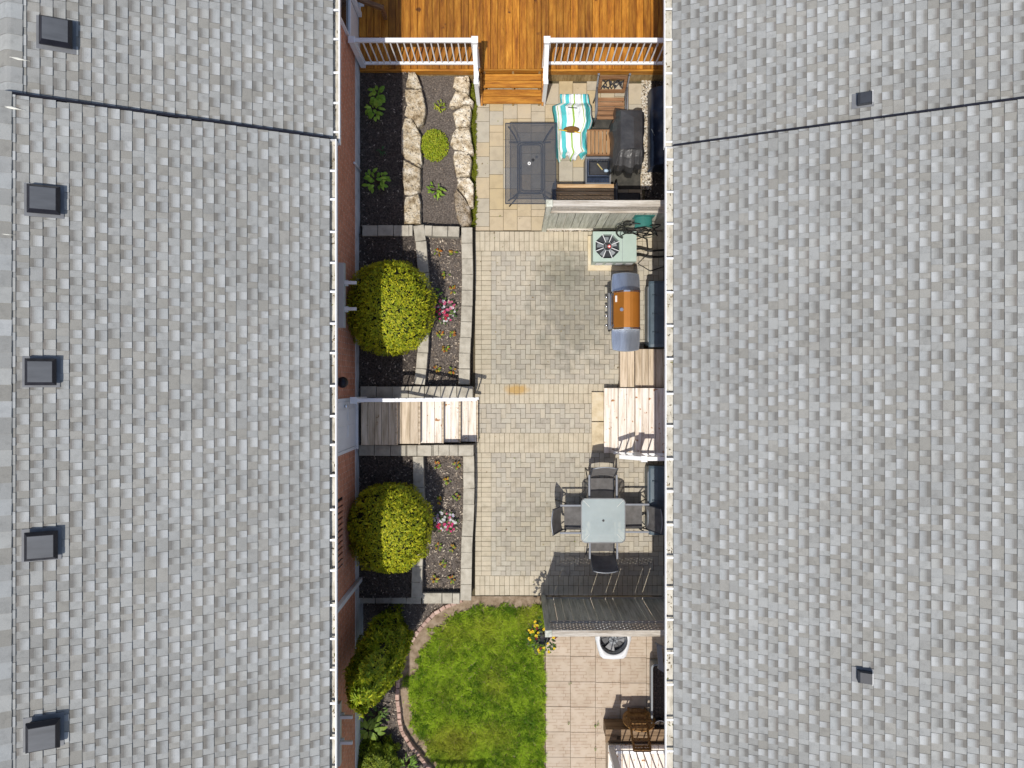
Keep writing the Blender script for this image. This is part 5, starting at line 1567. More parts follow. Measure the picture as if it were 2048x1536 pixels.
def shelf(y0, y1, nm):
    s_ = 1 if y1 > y0 else -1
    rows = []
    for j in range(7):
        t = j/6; y = y0 + (y1-y0)*t; hw = .265 - .02*t**3
        rows.append([(gx + .0 + hw*(i/4-1), y + s_*.03*(1-(i/4-1)**2)*t, .905 - .004*abs(i/4-1)) for i in range(9)])
    q = MB(); q.grid(rows if s_ > 0 else [r_[::-1] for r_ in rows])
    e = obj(nm, q, M['steel'], T, True)
    rim = [rows[j][0] for j in range(7)] + rows[6][1:] + [rows[j][8] for j in range(5,-1,-1)]
    q = MB(); q.tube([(x, y, z-.012) for x,y,z in rim], .013, 6); obj('shelf_rim', q, M['bingrey'], e, True)
shelf(yA + .02, PY(549,.9), 'side_shelf'); shelf(yB - .02, PY(699,.9), 'side_shelf')
for sx in (-.2, .18):
    for y in (yB+.06, yA-.06):
        q = MB(); q.tube([(gx+sx-.02, y, .045), (gx+sx+.02, y, .045)], .045, 12); obj('wheel', q, M['rubber'], T, True)

# ================================================================== GREEN COOLING UNIT
az = .55
x0, x1, y0, y1 = PX(1186, az), PX(1273, az), PY(523, az), PY(463, az)
T = thing('air_conditioner', 'pale green outdoor cooling unit with octagonal fan grille', 'air conditioner', ((x0+x1)/2, (y0+y1)/2, 0), 'cooling units')
q = MB(); q.box(x0-.05, x1+.03, y0-.10, y1+.02, .004, .06, .006); obj('pad', q, M['concrete'], T)
fx, fy, fr = PX(1215, az), PY(492.5, az), .255
# body as walls and a top with an octagonal well
q = MB(); q.box(x0+.01, x1-.01, y0+.01, y1-.01, .061, az-.14, .0); obj('body', q, M['acgreen'], T)
oc = [(fx+fr*math.cos(rad(22.5+45*k)), fy+fr*math.sin(rad(22.5+45*k))) for k in range(8)]
q = MB()
ou = []
for (cx_, cy_) in oc:      # outer points on the rectangle
    dx_, dy_ = cx_-fx, cy_-fy
    ts = []
    if dx_ > 0: ts.append((x1-fx)/dx_)
    if dx_ < 0: ts.append((x0-fx)/dx_)
    if dy_ > 0: ts.append((y1-fy)/dy_)
    if dy_ < 0: ts.append((y0-fy)/dy_)
    t_ = min(ts); ou.append((fx+dx_*t_, fy+dy_*t_))
cor = {0: (x1, y1), 2: (x0, y1), 4: (x0, y0), 6: (x1, y0)}
for k in range(8):
    a, b = k, (k+1) % 8
    poly = [oc[a], ou[a]] + ([cor[a]] if a in cor else []) + [ou[b], oc[b]]
    q.add([(x,y,az) for x,y in poly], [tuple(range(len(poly)))])
    q.add([(oc[a][0],oc[a][1],az),(oc[b][0],oc[b][1],az),(oc[b][0],oc[b][1],az-.13),(oc[a][0],oc[a][1],az-.13)], [(0,1,2,3)])
for (xa,ya,xb,yb_) in ((x0,y0,x1,y0),(x1,y0,x1,y1),(x1,y1,x0,y1),(x0,y1,x0,y0)):
    q.add([(xa,ya,az),(xa,ya,az-.16),(xb,yb_,az-.16),(xb,yb_,az)], [(0,1,2,3)])
tp = obj('top_cover', q, M['acgreen'], T)
q = MB(); q.prism([(fx+(x-fx)*.99, fy+(y-fy)*.99) for x,y in oc], az-.139, az-.12); obj('well_floor', q, M['frame'], tp)
for k in range(8):
    q = MB(); q.beam((fx+.06*math.cos(rad(22.5+45*k)), fy+.06*math.sin(rad(22.5+45*k)), az-.004), (oc[k][0], oc[k][1], az-.004), .014, .012); obj('spoke', q, M['acwhite'], tp)
for k in range(5):
    a = k*2*math.pi/5 + .4; q = MB()
    pts = [[(fx+r_*math.cos(a+dt), fy+r_*math.sin(a+dt), az-.085+.02*dt*2) for dt in (-.28,.0,.28)] for r_ in (.06,.13,.20)]
    q.grid(pts); obj('fan_blade', q, M['bingrey'], tp)
q = MB(); q.cyl((fx,fy), .092, az-.006, az+.004, 24); hub = obj('hub', q, M['bingrey'], tp)
q = MB(); q.cyl((fx,fy), .080, az+.0045, az+.006, 24); obj('hub_label', q, M['rubber'], tp)
q = MB(); q.cyl((fx+.035,fy-.005), .034, az+.0065, az+.0075, 18); obj('emblem_disc', q, plain('red_print', (.55,.06,.05), .5), tp)
q = MB(); q.cyl((fx+.035,fy-.005), .017, az+.008, az+.009, 14); obj('emblem_ring', q, M['white'], tp)
q = MB()
for k in range(5): q.box(fx-.05, fx-.045+.0, fy-.045, fy+.045, az+.0065, az+.0075) if k == 0 else q.box(fx-.05+.011*k, fx-.046+.011*k, fy-.04+.004*k, fy+.04-.006*k, az+.0065, az+.0075)
obj('label_print', q, M['bingrey'], tp)
q = MB(); q.box(PX(1244.5,az), PX(1244.5,az)+.006, y0, y1, az+.0005, az+.004); obj('seam', q, M['bingrey'], tp)
for k in range(4):
    q = MB(); q.box(x0+.08+.2*k, x0+.22+.2*k, y0-.006, y0-.001, .12, az-.18, .002); obj('side_louver', q, M['acwhite'], T)
# pipes to the house wall
for k, (dz, dy) in enumerate(((.18, .0), (.12, -.12))):
    q = MB(); q.tube([(x1, (y0+y1)/2+dy, dz+.1), (x1+.15, (y0+y1)/2+dy+.03, dz), (x1+.35, (y0+y1)/2+dy-.02, dz), (RW-.02, (y0+y1)/2+dy, dz+.05)], .022, 8); obj('pipe', q, M['hose'], T, True)

# hose reel and hose on the upper fence
c = P(1287.5, 434, 1.2)
T = thing('hose_reel', 'teal plastic hose hanger fixed to the upper fence', 'hose hanger', (c.x, FY1 - .04, 1.1))
rows = []
for j in range(2):
    rows.append([(c.x + .17*math.cos(a), FY1 - .02 - .20*j, 1.12 + .15*math.sin(a)) for a in np.linspace(.25, math.pi-.25, 12)])
q = MB(); q.grid(rows); q.grid([[(x, y, z-.012) for x,y,z in r_][::-1] for r_ in rows]); obj('saddle', q, M['teal'], T, True)
q = MB(); q.box(c.x-.19, c.x+.19, FY1-.022, FY1-.012, 1.0, 1.34, .004); obj('back_plate', q, M['teal'], T)
q = MB(); q.grid([[(x, FY1-.22, z) for x,_,z in rows[1]], [(x*1.0, FY1-.225, z+.035) for x,_,z in rows[1]]]); obj('lip', q, M['teal'], T)
pts = []
hc = P(1272, 454, .95)
for i in range(240):
    t = i/240*2*math.pi*5.5
    rx_ = .32 + .09*math.sin(i*.081) ; rz_ = .34 + .10*math.cos(i*.063)
    yy = FY1 - .10 - .16*(.5+.5*math.sin(i*.17)) - .06*math.sin(t*.5)
    pts.append((c.x - .06 + rx_*math.cos(t) + .05*math.sin(i*.05), yy, 1.02 + rz_*math.sin(t) - .18 + .03*math.sin(i*.11)))
q = MB(); q.tube(pts, .012, 6)
tail = [pts[-1], (c.x+.2, FY1-.3, .5), (c.x+.3, FY1-.5, .05), (c.x+.1, FY1-.7, .02), (c.x+.35, FY1-.85, .02), (RW-.05, FY1-.75, .02)]
T = thing('garden_hose', 'tangled black garden hose coiled below the teal hanger', 'hose', (c.x, FY1 - .15, .6))
obj('coil', q, M['hose'], T, True)
q = MB(); q.tube(tail, .011, 6); obj('tail', q, M['hose'], T, True)
q = MB(); q.tube([(x*1.0+.03, y-.02, z-.10+.02*math.sin(i)) for i, (x,y,z) in enumerate(pts[60:110])], .010, 6); obj('inner_coil', q, M['hosegreen'], T, True)
q = MB(); q.tube([(c.x+.27, FY1-.22, .9), (c.x+.33, FY1-.3, .84)], [.02,.014], 8); obj('nozzle', q, M['rubber'], T, True)

# ================================================================== WHITE COOLING UNIT
c = P(1227, 1284, .72)
T = thing('air_conditioner', 'rounded white outdoor unit with dark fan below the lower fence', 'air conditioner', (c.x, c.y, 0), 'cooling units')
def ac_ring(k, z, dy=0): 
    out = []
    for (px_, py_) in [(-.36,.30),(-.36,.05),(-.31,-.15),(-.26,-.30),(-.20,-.345),(0,-.36),(.20,-.345),(.26,-.30),(.31,-.15),(.36,.05),(.36,.30),(.30,.36),(0,.37),(-.30,.36)]:
        out.append((c.x + px_*k, c.y + py_*k + dy, z))
    return out
q = MB(); q.loft([ac_ring(.93,.02), ac_ring(.96,.55), ac_ring(.99,.66), ac_ring(.95,.715), ac_ring(.83,.73)], cap1=False); obj('body', q, M['acwhite'], T, True)
fc = Vector((c.x, c.y + .03))
ring = [(fc.x + .27*math.cos(2*math.pi*k/28), fc.y + .27*math.sin(2*math.pi*k/28)) for k in range(28)]
q = MB()
orr = ac_ring(.83,.73); cen = fc
def proj_(x, y): return min(range(28), key=lambda k: (math.atan2(ring[k][1]-fc.y, ring[k][0]-fc.x) - math.atan2(y-fc.y, x-fc.x))**2)
ang_o = sorted([(math.atan2(y-fc.y, x-fc.x), (x,y)) for x,y,_ in orr])
allp = []
for k in range(56):
    a = -math.pi + 2*math.pi*k/56
    # outer point by ray against the outline
    best = None
    for (A, B) in zip(orr, orr[1:]+orr[:1]):
        dx_, dy_ = math.cos(a), math.sin(a); ex, ey = B[0]-A[0], B[1]-A[1]
        den = dx_*ey - dy_*ex
        if abs(den) < 1e-9: continue
        t_ = ((A[0]-fc.x)*ey - (A[1]-fc.y)*ex)/den; s_ = ((A[0]-fc.x)*dy_ - (A[1]-fc.y)*dx_)/den
        if t_ > 0 and -1e-6 <= s_ <= 1.000001: best = t_ if best is None else min(best, t_)
    allp.append((a, best or .3))
q.loft([[(fc.x+r_*math.cos(a), fc.y+r_*math.sin(a), .73) for a, r_ in allp], [(fc.x+.27*math.cos(a), fc.y+.27*math.sin(a), .74) for a, r_ in allp], [(fc.x+.255*math.cos(a), fc.y+.255*math.sin(a), .66) for a, r_ in allp], [(fc.x+.25*math.cos(a), fc.y+.25*math.sin(a), .58) for a, r_ in allp]], False, False)
obj('top_cover', q, M['acwhite'], T, True)
q = MB(); q.cyl((fc.x,fc.y), .252, .57, .582, 28); obj('well_floor', q, M['frame'], T)
q = MB(); q.tube([(fc.x+.262*math.cos(2*math.pi*k/28), fc.y+.262*math.sin(2*math.pi*k/28), .738) for k in range(28)], .014, 6, True); gr = obj('grille_ring', q, M['frame'], T, True)
for k in range(6):
    a = k*math.pi/3 + .3; q = MB(); q.tube([(fc.x,fc.y,.735), (fc.x+.26*math.cos(a), fc.y+.26*math.sin(a), .735)], .006, 5); obj('spoke', q, M['frame'], gr)
for k in range(3):
    a = k*2*math.pi/3 - 1.9; q = MB()
    q.grid([[(fc.x+r_*math.cos(a+dt), fc.y+r_*math.sin(a+dt), .66+.03*dt) for dt in (-.45,0,.45)] for r_ in (.07,.15,.225)]); obj('fan_blade', q, M['grey_metal'], T)
q = MB(); q.cyl((fc.x,fc.y), .085, .60, .70, 20); obj('motor', q, M['bingrey'], T)

# ================================================================== UPPER TERRACE FURNITURE
# smoked glass table
zt = .72
x0, x1, y0, y1 = PX(1011, zt), PX(1112, zt), PY(407, zt), PY(246, zt)
cx, cy = (x0+x1)/2, (y0+y1)/2
T = thing('glass_table', 'long smoked glass patio table with dark tube legs', 'table', (cx, cy, 0))
q = MB(); q.box(x0, x1, y0, y1, zt-.008, zt, .002); obj('glass_top', q, M['smoke'], T)
q = MB()
for a, b in (((x0,y0),(x1,y0)), ((x1,y0),(x1,y1)), ((x1,y1),(x0,y1)), ((x0,y1),(x0,y0))): q.beam((*a, zt-.016), (*b, zt-.016), .016, .015)
obj('edge_frame', q, M['frame'], T)
ix, iy = .26, .58
def rr3(w_, h_, r_, z): return [(p[0], p[1], z) for p in rrect(cx, cy, w_, h_, r_, 3)]
q = MB(); q.tube(rr3(.50, 1.02, .07, .40), .012, 8, True); q.tube(rr3(.44, .96, .06, .36), .010, 8, True); obj('lower_frame', q, M['frame'], T, True)
for sx, sy in ((1,1),(1,-1),(-1,1),(-1,-1)):
    q = MB(); q.tube([(cx+sx*(x1-x0)*.44, cy+sy*(y1-y0)*.46, zt-.02), (cx+sx*.33, cy+sy*.62, .55), (cx+sx*.25, cy+sy*.51, .40), (cx+sx*.30, cy+sy*.58, .2), (cx+sx*.42, cy+sy*.66, 0)], .014, 8); obj('leg', q, M['frame'], T, True)
q = MB(); q.cyl((PX(1058.5,zt), PY(327,zt)), .032, zt+.0005, zt+.008, 18); obj('hole_cap', q, M['white_shelf'], T)
q = MB(); q.cyl((PX(1058.5,zt), PY(327,zt)), .012, zt+.0085, zt+.011, 12); obj('hole_plug', q, M['rubber'], T)
q = MB(); q.cyl((PX(1066,zt), PY(320,zt)), .030, zt+.0005, zt+.006, 16); q.cyl((PX(1066,zt), PY(320,zt)), .014, zt+.0065, zt+.009, 12, ); obj('loose_ring', q, M['rubber'], T)

# chair under a striped cloth
prof = [(188,1120,1176,.98),(196,1120,1177,.99),(206,1121,1178,.95),(212,1104.5,1183,.80),(220,1104,1184,.72),(230,1106,1184,.62),(242,1108,1187,.54),(255,1109,1184,.50),(266,1110,1177,.49),(280,1110,1176,.50),(294,1109,1176,.50),(304,1110,1181,.44),(312,1112,1170,.34),(318,1116,1166,.26)]
T = thing('covered_chair', 'patio chair draped in a turquoise white and green striped cloth', 'chair', P(1142, 258, 0))
rows = []; uvr = []; NXc = 29
for k in range(len(prof)*3 - 2):
    a, t = divmod(k, 3); t /= 3
    A = prof[a]; B = prof[min(a+1, len(prof)-1)]
    v, u0, u1, z = [A[i]+(B[i]-A[i])*t for i in range(4)]
    row = []
    for i in range(NXc):
        s_ = i/(NXc-1); e = abs(2*s_-1)
        zz = z - .30*e**5*(1 if v > 206 else .25) + .022*math.sin(s_*34 + v*.05)*(0.3+e) + .03*noise.noise(Vector((s_*5, v*.05, 2)))
        vv = v + (5*math.sin(s_*12.5 + .6) + 3*math.sin(s_*29) if v > 300 else 0)*(max(0, v-300)/18)
        zz = max(zz, .12)
        row.append(tuple(P(u0 + (u1-u0)*s_, vv, zz)))
        uvr.append(s_ + .02*math.sin(v*.09))
    rows.append(row)
q = MB(); q.grid(rows[::-1])
me = q.mesh('cloth', M['stripe'], True)
uvl = me.uv_layers.new(name='UVMap')
nr = len(rows); uvm = {}
for li, l in enumerate(me.loops):
    j, i = divmod(l.vertex_index, NXc); uvl.data[li].uv = (i/(NXc-1) + .018*math.sin((nr-1-j)*.35), j/nr)
so_ = link('cloth', me, T)
md = so_.modifiers.new('thickness', 'SOLIDIFY'); md.thickness = .012; md.offset = -1
for u, v in ((1122,206),(1172,206),(1118,296),(1170,296)):
    q = MB(); b = P(u, v, .40); q.tube([b, (b.x, b.y, 0)], .016, 8); obj('leg', q, M['frame'], T)
q = MB(); q.tube([P(1136,214.5,.86), P(1146,215.5,.88), P(1154,216,.87)], .008, 6); obj('tie', q, M['rubber'], T)
c = P(1143, 259, .54)
q = MB()
rg = []
for r_, z in ((.16,0),(.15,.015),(.10,.03),(.03,.035)): rg.append([(c.x + r_*math.cos(2*math.pi*k/20), c.y + r_*.42*math.sin(2*math.pi*k/20), c.z + z) for k in range(20)])
q.loft(rg); T2 = thing('sun_hat', 'flattened brown hat with yellow trim lying on the striped cloth', 'hat', (c.x, c.y, c.z))
obj('crown', q, plain('brown_cloth', (.16,.075,.02), .9, var=.3, scale=20), T2, True)
for a, b in (((1118,259.5),(1134,262)), ((1149,263.5),(1161,266))):
    q = MB(); q.beam(P(*a,.585), P(*b,.585), .016, .01); obj('trim', q, plain('yellow_trim', (.65,.40,.02), .7), T2)

# wooden armchair with cast iron back
T = thing('garden_armchair', 'wooden slatted armchair with cast metal leaf panel in its back', 'chair', (1.96, 5.6, 0))
xa, xb = 1.70, 2.24
for i in range(5):
    y = 5.68 - i*.088; plank('seat_slat', M['brown_x'], T, xa, xb, y-.038, y+.038, .41 - .004*i, .432 - .004*i)
q = MB(); A = Vector((xa+.01, 5.80, .50)); up_ = Vector((0, .16, .40))
def bp(s_, t): return Vector((xa + (xb-xa)*s_, 5.79 + .15*t, .47 + .42*t))
for t0, t1, nm in ((0,.18,'lower_back_rail'), (.82,1,'upper_back_rail')):
    q = MB(); q.beam(bp(0,(t0+t1)/2), bp(1,(t0+t1)/2), .025, .45*(t1-t0), up=(0,.15,.42)); q = MB()
    v = [bp(0,t0), bp(1,t0), bp(1,t1), bp(0,t1)]; off = Vector((0,.022,-.008)); q.add(v + [p+off for p in v], [(0,1,2,3),(7,6,5,4),(0,4,5,1),(1,5,6,2),(2,6,7,3),(3,7,4,0)]); obj(nm, q, M['brown_x'], T)
for s0, s1 in ((0,.1),(.9,1)):
    q = MB(); v = [bp(s0,.18), bp(s1,.18), bp(s1,.82), bp(s0,.82)]; q.add(v + [p+off for p in v], [(0,1,2,3),(7,6,5,4),(0,4,5,1),(1,5,6,2),(2,6,7,3),(3,7,4,0)]); obj('back_stile', q, M['brown_x'], T)
q = MB()
for (s0,t0,s1,t1,b) in ((.1,.2,.35,.8,.1),(.35,.8,.5,.25,-.1),(.5,.25,.7,.8,.12),(.7,.8,.9,.3,-.1),(.1,.75,.3,.45,.1),(.3,.3,.55,.7,-.12),(.55,.6,.85,.45,.1),(.12,.4,.4,.22,.08),(.6,.22,.88,.7,.1),(.4,.5,.65,.35,.1)):
    pts = [bp(s0+(s1-s0)*k/8, t0+(t1-t0)*k/8 + b*math.sin(math.pi*k/8)) + Vector((0,.01,0)) for k in range(9)]
    q.tube(pts, .009, 5)
for s_, t in ((.22,.35),(.62,.38),(.42,.62),(.8,.6)):
    p = bp(s_, t); q.cyl((p.x, p.y+.01), .028, p.z-.006, p.z+.006, 10)
obj('cast_panel', q, M['frame'], T)
for x in (xa-.03, xb+.03):
    q = MB(); q.tube([(x,5.97,.93), (x,5.80,.52), (x,5.74,.42), (x,5.78,0)], .016, 8); obj('rear_leg', q, M['grey_metal'], T, True)
    q = MB(); q.tube([(x,5.84,.63), (x,5.6,.65), (x,5.36,.62), (x,5.32,.5), (x,5.30,0)], .018, 8); obj('arm', q, M['grey_metal'], T, True)
    q = MB(); q.box(x-.02, x+.02, 5.94, 5.975, .90, .96, .008); obj('finial', q, M['alu'], T)
    q = MB(); q.tube([(x,5.76,.41),(x,5.31,.395)], .012, 6); obj('seat_rail', q, M['grey_metal'], T, True)

# slatted side table
z = .45; x0, x1, y0, y1 = PX(1174,z), PX(1221,z), PY(308,z), PY(261,z)
T = thing('slatted_side_table', 'small brown side table with upright slats beside the covered grill', 'table', ((x0+x1)/2, (y0+y1)/2, 0))
n = 6; w2 = (x1-x0)/n
for i in range(n): plank('slat', M['brown_y'], T, x0+i*w2+.007, x0+(i+1)*w2-.007, y0, y1, z-.022, z)
for y in (y0-.012, y1+.012):
    q = MB(); q.box(x0, x1, y-.011, y+.011, z-.06, z-.004, .003); obj('end_rail', q, M['brown_x'], T)
for x in (x0+.03, x1-.03):
    for y in (y0+.03, y1-.03): q = MB(); q.box(x-.02, x+.02, y-.02, y+.02, 0, z-.023); obj('leg', q, M['brown_y'], T)

# grill under a black cover
T = thing('covered_grill', 'grill under a creased black vinyl cover with pleated lower end', 'grill', (PX(1257), PY(285), 0))
out0 = [(1222,345),(1221,300),(1220,262),(1224,238),(1231,214),(1246,213),(1258,219),(1270,215),(1284,212),(1290,224),(1291,262),(1290,300),(1288,320),(1284,336),(1274,343),(1262,347),(1248,346),(1234,340)]
def dens_outline(pts, m=5):
    o = []
    for i in range(len(pts)):
        a, b = pts[i], pts[(i+1)%len(pts)]
        for k in range(m): o.append((a[0]+(b[0]-a[0])*k/m, a[1]+(b[1]-a[1])*k/m))
    return o
oo = dens_outline(out0, 3)
def toward(p, t):
    cu, cv_ = max(1240, min(1283, p[0])), max(224, min(302, p[1])); return (p[0]+(cu-p[0])*t, p[1]+(cv_-p[1])*t)
rings = []
for t, z, am in ((.0,.16,.022), (.04,.45,.020), (.10,.72,.016), (.30,.90,.012), (.70,1.00,.008), (.94,1.055,.004), (1.0,1.07,.0)):
    ring = []
    for i, p in enumerate(oo):
        # the outline was read from the cover's silhouette, near its widest height
        u, v = toward(p, t); zz = z
        zp = .30 + .68*min(z, 1.0); w0 = P(u, v, zp); cc = P(1260, 265, zp)
        fold = am*(math.sin(i*1.15) + .6*math.sin(i*2.3+1) + .8*noise.noise(Vector((i*.35, z*3, 5))))
        if v > 300: fold *= 2.4*max(.2, 1 - t)
        d_ = Vector((w0.x-cc.x, w0.y-cc.y)); d_.normalize()
        ring.append((w0.x + d_.x*fold, w0.y + d_.y*fold, zz + am*.6*math.sin(i*1.7)))
    rings.append(ring)
rings.append([tuple(P(1266, max(238, min(300, p[1])), 1.0))[:2] + (1.10,) for p in oo])
q = MB(); q.loft(rings[::-1], True, True); cv = obj('cover', q, M['cover'], T)
for x in (PX(1236), PX(1276)):
    for y in (PY(330), PY(235)): q = MB(); q.box(x-.03, x+.03, y-.03, y+.03, 0, .3); obj('leg', q, M['rubber'], T)
# mats
for (u0,u1,v0,v1,lab,z) in ((1176,1226,236,263,'black mat between the wooden armchair and the slatted table',.006), (1222,1281,330,379,'black mat under the covered grill',.006)):
    rows = []
    for j in range(7):
        rows.append([(PX(u0+(u1-u0)*i/6), PY(v1+(v0-v1)*j/6), z + .006 + .01*noise.noise(Vector((i*.9, j*.9, u0)))) for i in range(7)])
    q = MB(); q.grid(rows); tag(obj('ground_mat', q, M['mat'], None, True), lab, 'mat', 'ground mats')

# portable grill with wire rack
z = .42; x0, x1, y0, y1 = PX(1171,z), PX(1222,z), PY(370,z), PY(313,z)
T = thing('portable_grill', 'small black portable grill with chromed wire rack and tools', 'grill', ((x0+x1)/2, (y0+y1)/2, 0))
q = MB(); q.box(x0, x1, y0, y1, .02, z-.12, .01); obj('firebox', q, M['navy'], T)
q = MB()
for a,b,c_,d_ in ((x0,x1,y0,y0+.05),(x0,x1,y1-.05,y1),(x0,x0+.03,y0+.051,y1-.051),(x1-.03,x1,y0+.051,y1-.051)): q.box(a,b,c_,d_, z-.118, z, .006)
obj('rim', q, M['grey_metal'], T)
q = MB(); q.box(x0+.031, x1-.031, y0+.051, y0+.16, z-.10, z-.04, .01); obj('tray', q, M['navy'], T)
rx0, rx1, ry0, ry1 = x0+.055, x1-.03, y0+.18, y1-.06
q = MB(); q.tube([(rx0,ry0,z+.03),(rx1,ry0,z+.03),(rx1,ry1,z+.03),(rx0,ry1,z+.03)], .0075, 6, True)
for k in range(8): x = rx0 + (rx1-rx0)*(k+.5)/8; q.tube([(x,ry1,z+.03),(x,ry1-.05,z-.02)], .004, 5); q.tube([(x+.01,ry0-.06,z-.03),(x+.025,ry0-.14,z-.03)], .004, 5)
rk = obj('wire_rack', q, M['chrome'], T)
q = MB(); q.box(rx0+.02, rx1-.02, ry0+.02, ry1-.03, z-.09, z-.02, .02); obj('bag', q, M['cover'], T)
c = P(1206, 341, z)
q = MB(); q.beam((c.x-.12, c.y+.12, z+.05), (c.x-.02, c.y+.0, z+.05), .02, .015); tag(obj('grill_brush', q, plain('brass', (.6,.48,.2), .4, .6)), 'small brass brush lying in the wire rack', 'brush')
q = MB(); q.loft([[(c.x+.06+r_*math.cos(2*math.pi*k/10), c.y-.01+r_*.7*math.sin(2*math.pi*k/10), zz) for k in range(10)] for r_, zz in ((.045,z+.0),(.05,z+.03),(.03,z+.05))]); tag(obj('tool_pouch', q, plain('blue_grey_plastic', (.35,.45,.55), .4, var=.4, scale=30), None, True), 'crumpled pale blue pouch lying in the wire rack', 'pouch')

# bench under the upper fence
xa, xb = PX(1107,.45), PX(1231,.45); zb = .44
T = thing('garden_bench', 'wooden slatted bench with dark metal ends against the upper fence', 'bench', ((xa+xb)/2, 3.75, 0))
ys = PY(368, zb)
for i, wd_ in enumerate((.075, .05, .07, .07)):
    plank('seat_slat', M['tan_x'], T, xa+.03, xb-.03, ys - wd_, ys, zb-.025-.003*i, zb-.003*i); ys -= wd_ + .012
for i in range(3): plank('back_slat', M['brown_x'], T, xa+.03, xb-.03, 3.44 - .03*i, 3.465 - .03*i, .55+.12*i, .63+.12*i)
for x in (xa, xb):
    q = MB(); q.tube([(x, 3.96, 0), (x, 3.95, .42), (x, 3.95, .62), (x, 3.6, .64), (x, 3.46, .62)], .022, 8); obj('arm', q, M['frame'], T, True)
    q = MB(); q.tube([(x, 3.55, 0), (x, 3.50, .42), (x, 3.38, .92)], .022, 8); obj('rear_leg', q, M['frame'], T, True)
    q = MB(); q.box(x-.022, x+.022, 3.50, 3.95, zb-.06, zb-.028); obj('seat_bearer', q, M['frame'], T)
q = MB(); q.box(PX(1236,.3), PX(1281,.3), 3.35, 3.86, .02, .30, .02); tag(obj('storage_crate', q, M['rubber']), 'low black crate in the fence shadow right of the bench', 'crate')

# navy covered pile under the right eave
q = MB()
rows = []
for j in range(31):
    t = j/30; y = PY(172,.5) + (PY(330,.5)-PY(172,.5))*t
    bump_ = .06*abs(math.sin(t*math.pi*3.3)) 
    rows.append([(2.78+x, y, z) for x, z in ((0,.02),(.0,.30+bump_*.6),(.05,.44+bump_),(.2,.52+bump_*1.3),(.38,.50+bump_))])
q.grid(rows); q.grid([rows[0], [(p[0], p[1], .01) for p in rows[0]]]); q.grid([[(p[0], p[1], .01) for p in rows[-1]], rows[-1]])
tag(obj('covered_pile', q, M['navy'], None, True), 'navy blue tarpaulin covered pile under the upper right eave', 'tarpaulin')
q = MB(); q.tube([P(1303,258,.45), P(1316,287,.45), P(1322,308,.3), (3.1, 4.55, .2)], .006, 6); tag(obj('cable', q, M['bingrey'], None, True), 'thin grey cable looping over the navy tarpaulin', 'cable')

# deck boxes under the right eave
def deck_box(label, v0, v1, m, mlid, zt=.58):
    ya, yb = PY(v1, zt), PY(v0, zt); x0 = PX(1298, zt)
    T = thing('deck_box', label, 'storage box', (x0+.2, (ya+yb)/2, 0), 'storage boxes under the right eave')
    q = MB(); q.prism(rrect(x0+.22, (ya+yb)/2, .40, yb-ya-.08, .05, 3), .01, zt-.09); obj('body', q, m, T)
    prof_ = [(0,-.08),(0,-.03),(.03,.0),(.16,.035),(.30,.04),(.46,.02),(.46,-.08)]
    q = MB(); q.loft([[(x0+x*.97+.006, ya, zt+z-.015) for x,z in prof_], [(x0+x, ya+.05, zt+z) for x,z in prof_], [(x0+x, yb-.05, zt+z) for x,z in prof_], [(x0+x*.97+.006, yb, zt+z-.015) for x,z in prof_]][::-1]); l = obj('lid', q, mlid, T)
    q = MB(); q.tube([(x0-.004, ya+.1, zt-.035), (x0-.012, ya+.14, zt-.03), (x0-.012, yb-.14, zt-.03), (x0-.004, yb-.1, zt-.035)], .012, 8); obj('lid_edge', q, M['bingrey'], l, True)
    for t in (.22, .5, .78):
        y = ya+(yb-ya)*t; q = MB(); q.box(x0+.06, x0+.40, y-.012, y+.012, zt+.018, zt+.043, .004); obj('lid_rib', q, mlid, l)
deck_box('slate blue storage box behind the copper grill', 562, 694, M['binblue'], M['binblue'])
deck_box('slate blue storage box behind the right hand dining chair', 932, 1070, M['binblue'], M['binblue'])

# trough, stand and pot at the lower right
x0 = PX(1303,.35)
q = MB(); ya, yb = PY(1452,.35), PY(1328,.35); T = thing('planter_trough', 'long grey trough of dark soil along the lower right wall', 'planter', (x0+.15, (ya+yb)/2, 0))
ro = rrect(x0+.17, (ya+yb)/2, .36, yb-ya, .08, 4); ri = rrect(x0+.17, (ya+yb)/2, .29, yb-ya-.07, .06, 4)
q.loft([[(x,y,.01) for x,y in ri], [(x,y,.34) for x,y in ro], [(x,y,.36) for x,y in ro], [(x,y,.36) for x,y in ri], [(x,y,.26) for x,y in ri]], True, True); obj('shell', q, M['bingrey'], T)
q = MB(); q.prism([(x0+.17+(x-x0-.17)*.99, (ya+yb)/2+(y-(ya+yb)/2)*.99) for x,y in ri], .262, .30); obj('soil_fill', q, M['soil'], T)
q = MB(); q.beam(P(1310,1286,.75), P(1332,1296,.75), .02, .04); q.beam(P(1318,1290,.75), P(1322,1336,.70), .10, .02); q.prism([tuple(P(u,v,.66))[:2] for u,v in ((1316,1338),(1320,1328),(1336,1332),(1336,1348),(1326,1344))], .58, .66)
q.tube([P(1324,1338,.6), P(1324,1338,0)], .02, 8)
tag(obj('folded_stand', q, M['bingrey']), 'folded grey plastic stand leaning over the trough', 'stand')
c = P(1320,1454,.45); T = thing('plant_pot', 'round black pot with pale rim beside the brown bench', 'pot', (c.x, c.y, 0))
q = MB(); q.loft([[(c.x+r_*math.cos(2*math.pi*k/24), c.y+r_*math.sin(2*math.pi*k/24), z) for k in range(24)] for r_, z in ((.09,.0),(.125,.43),(.13,.45),(.118,.452),(.11,.38))]); obj('shell', q, M['rubber'], T, True)
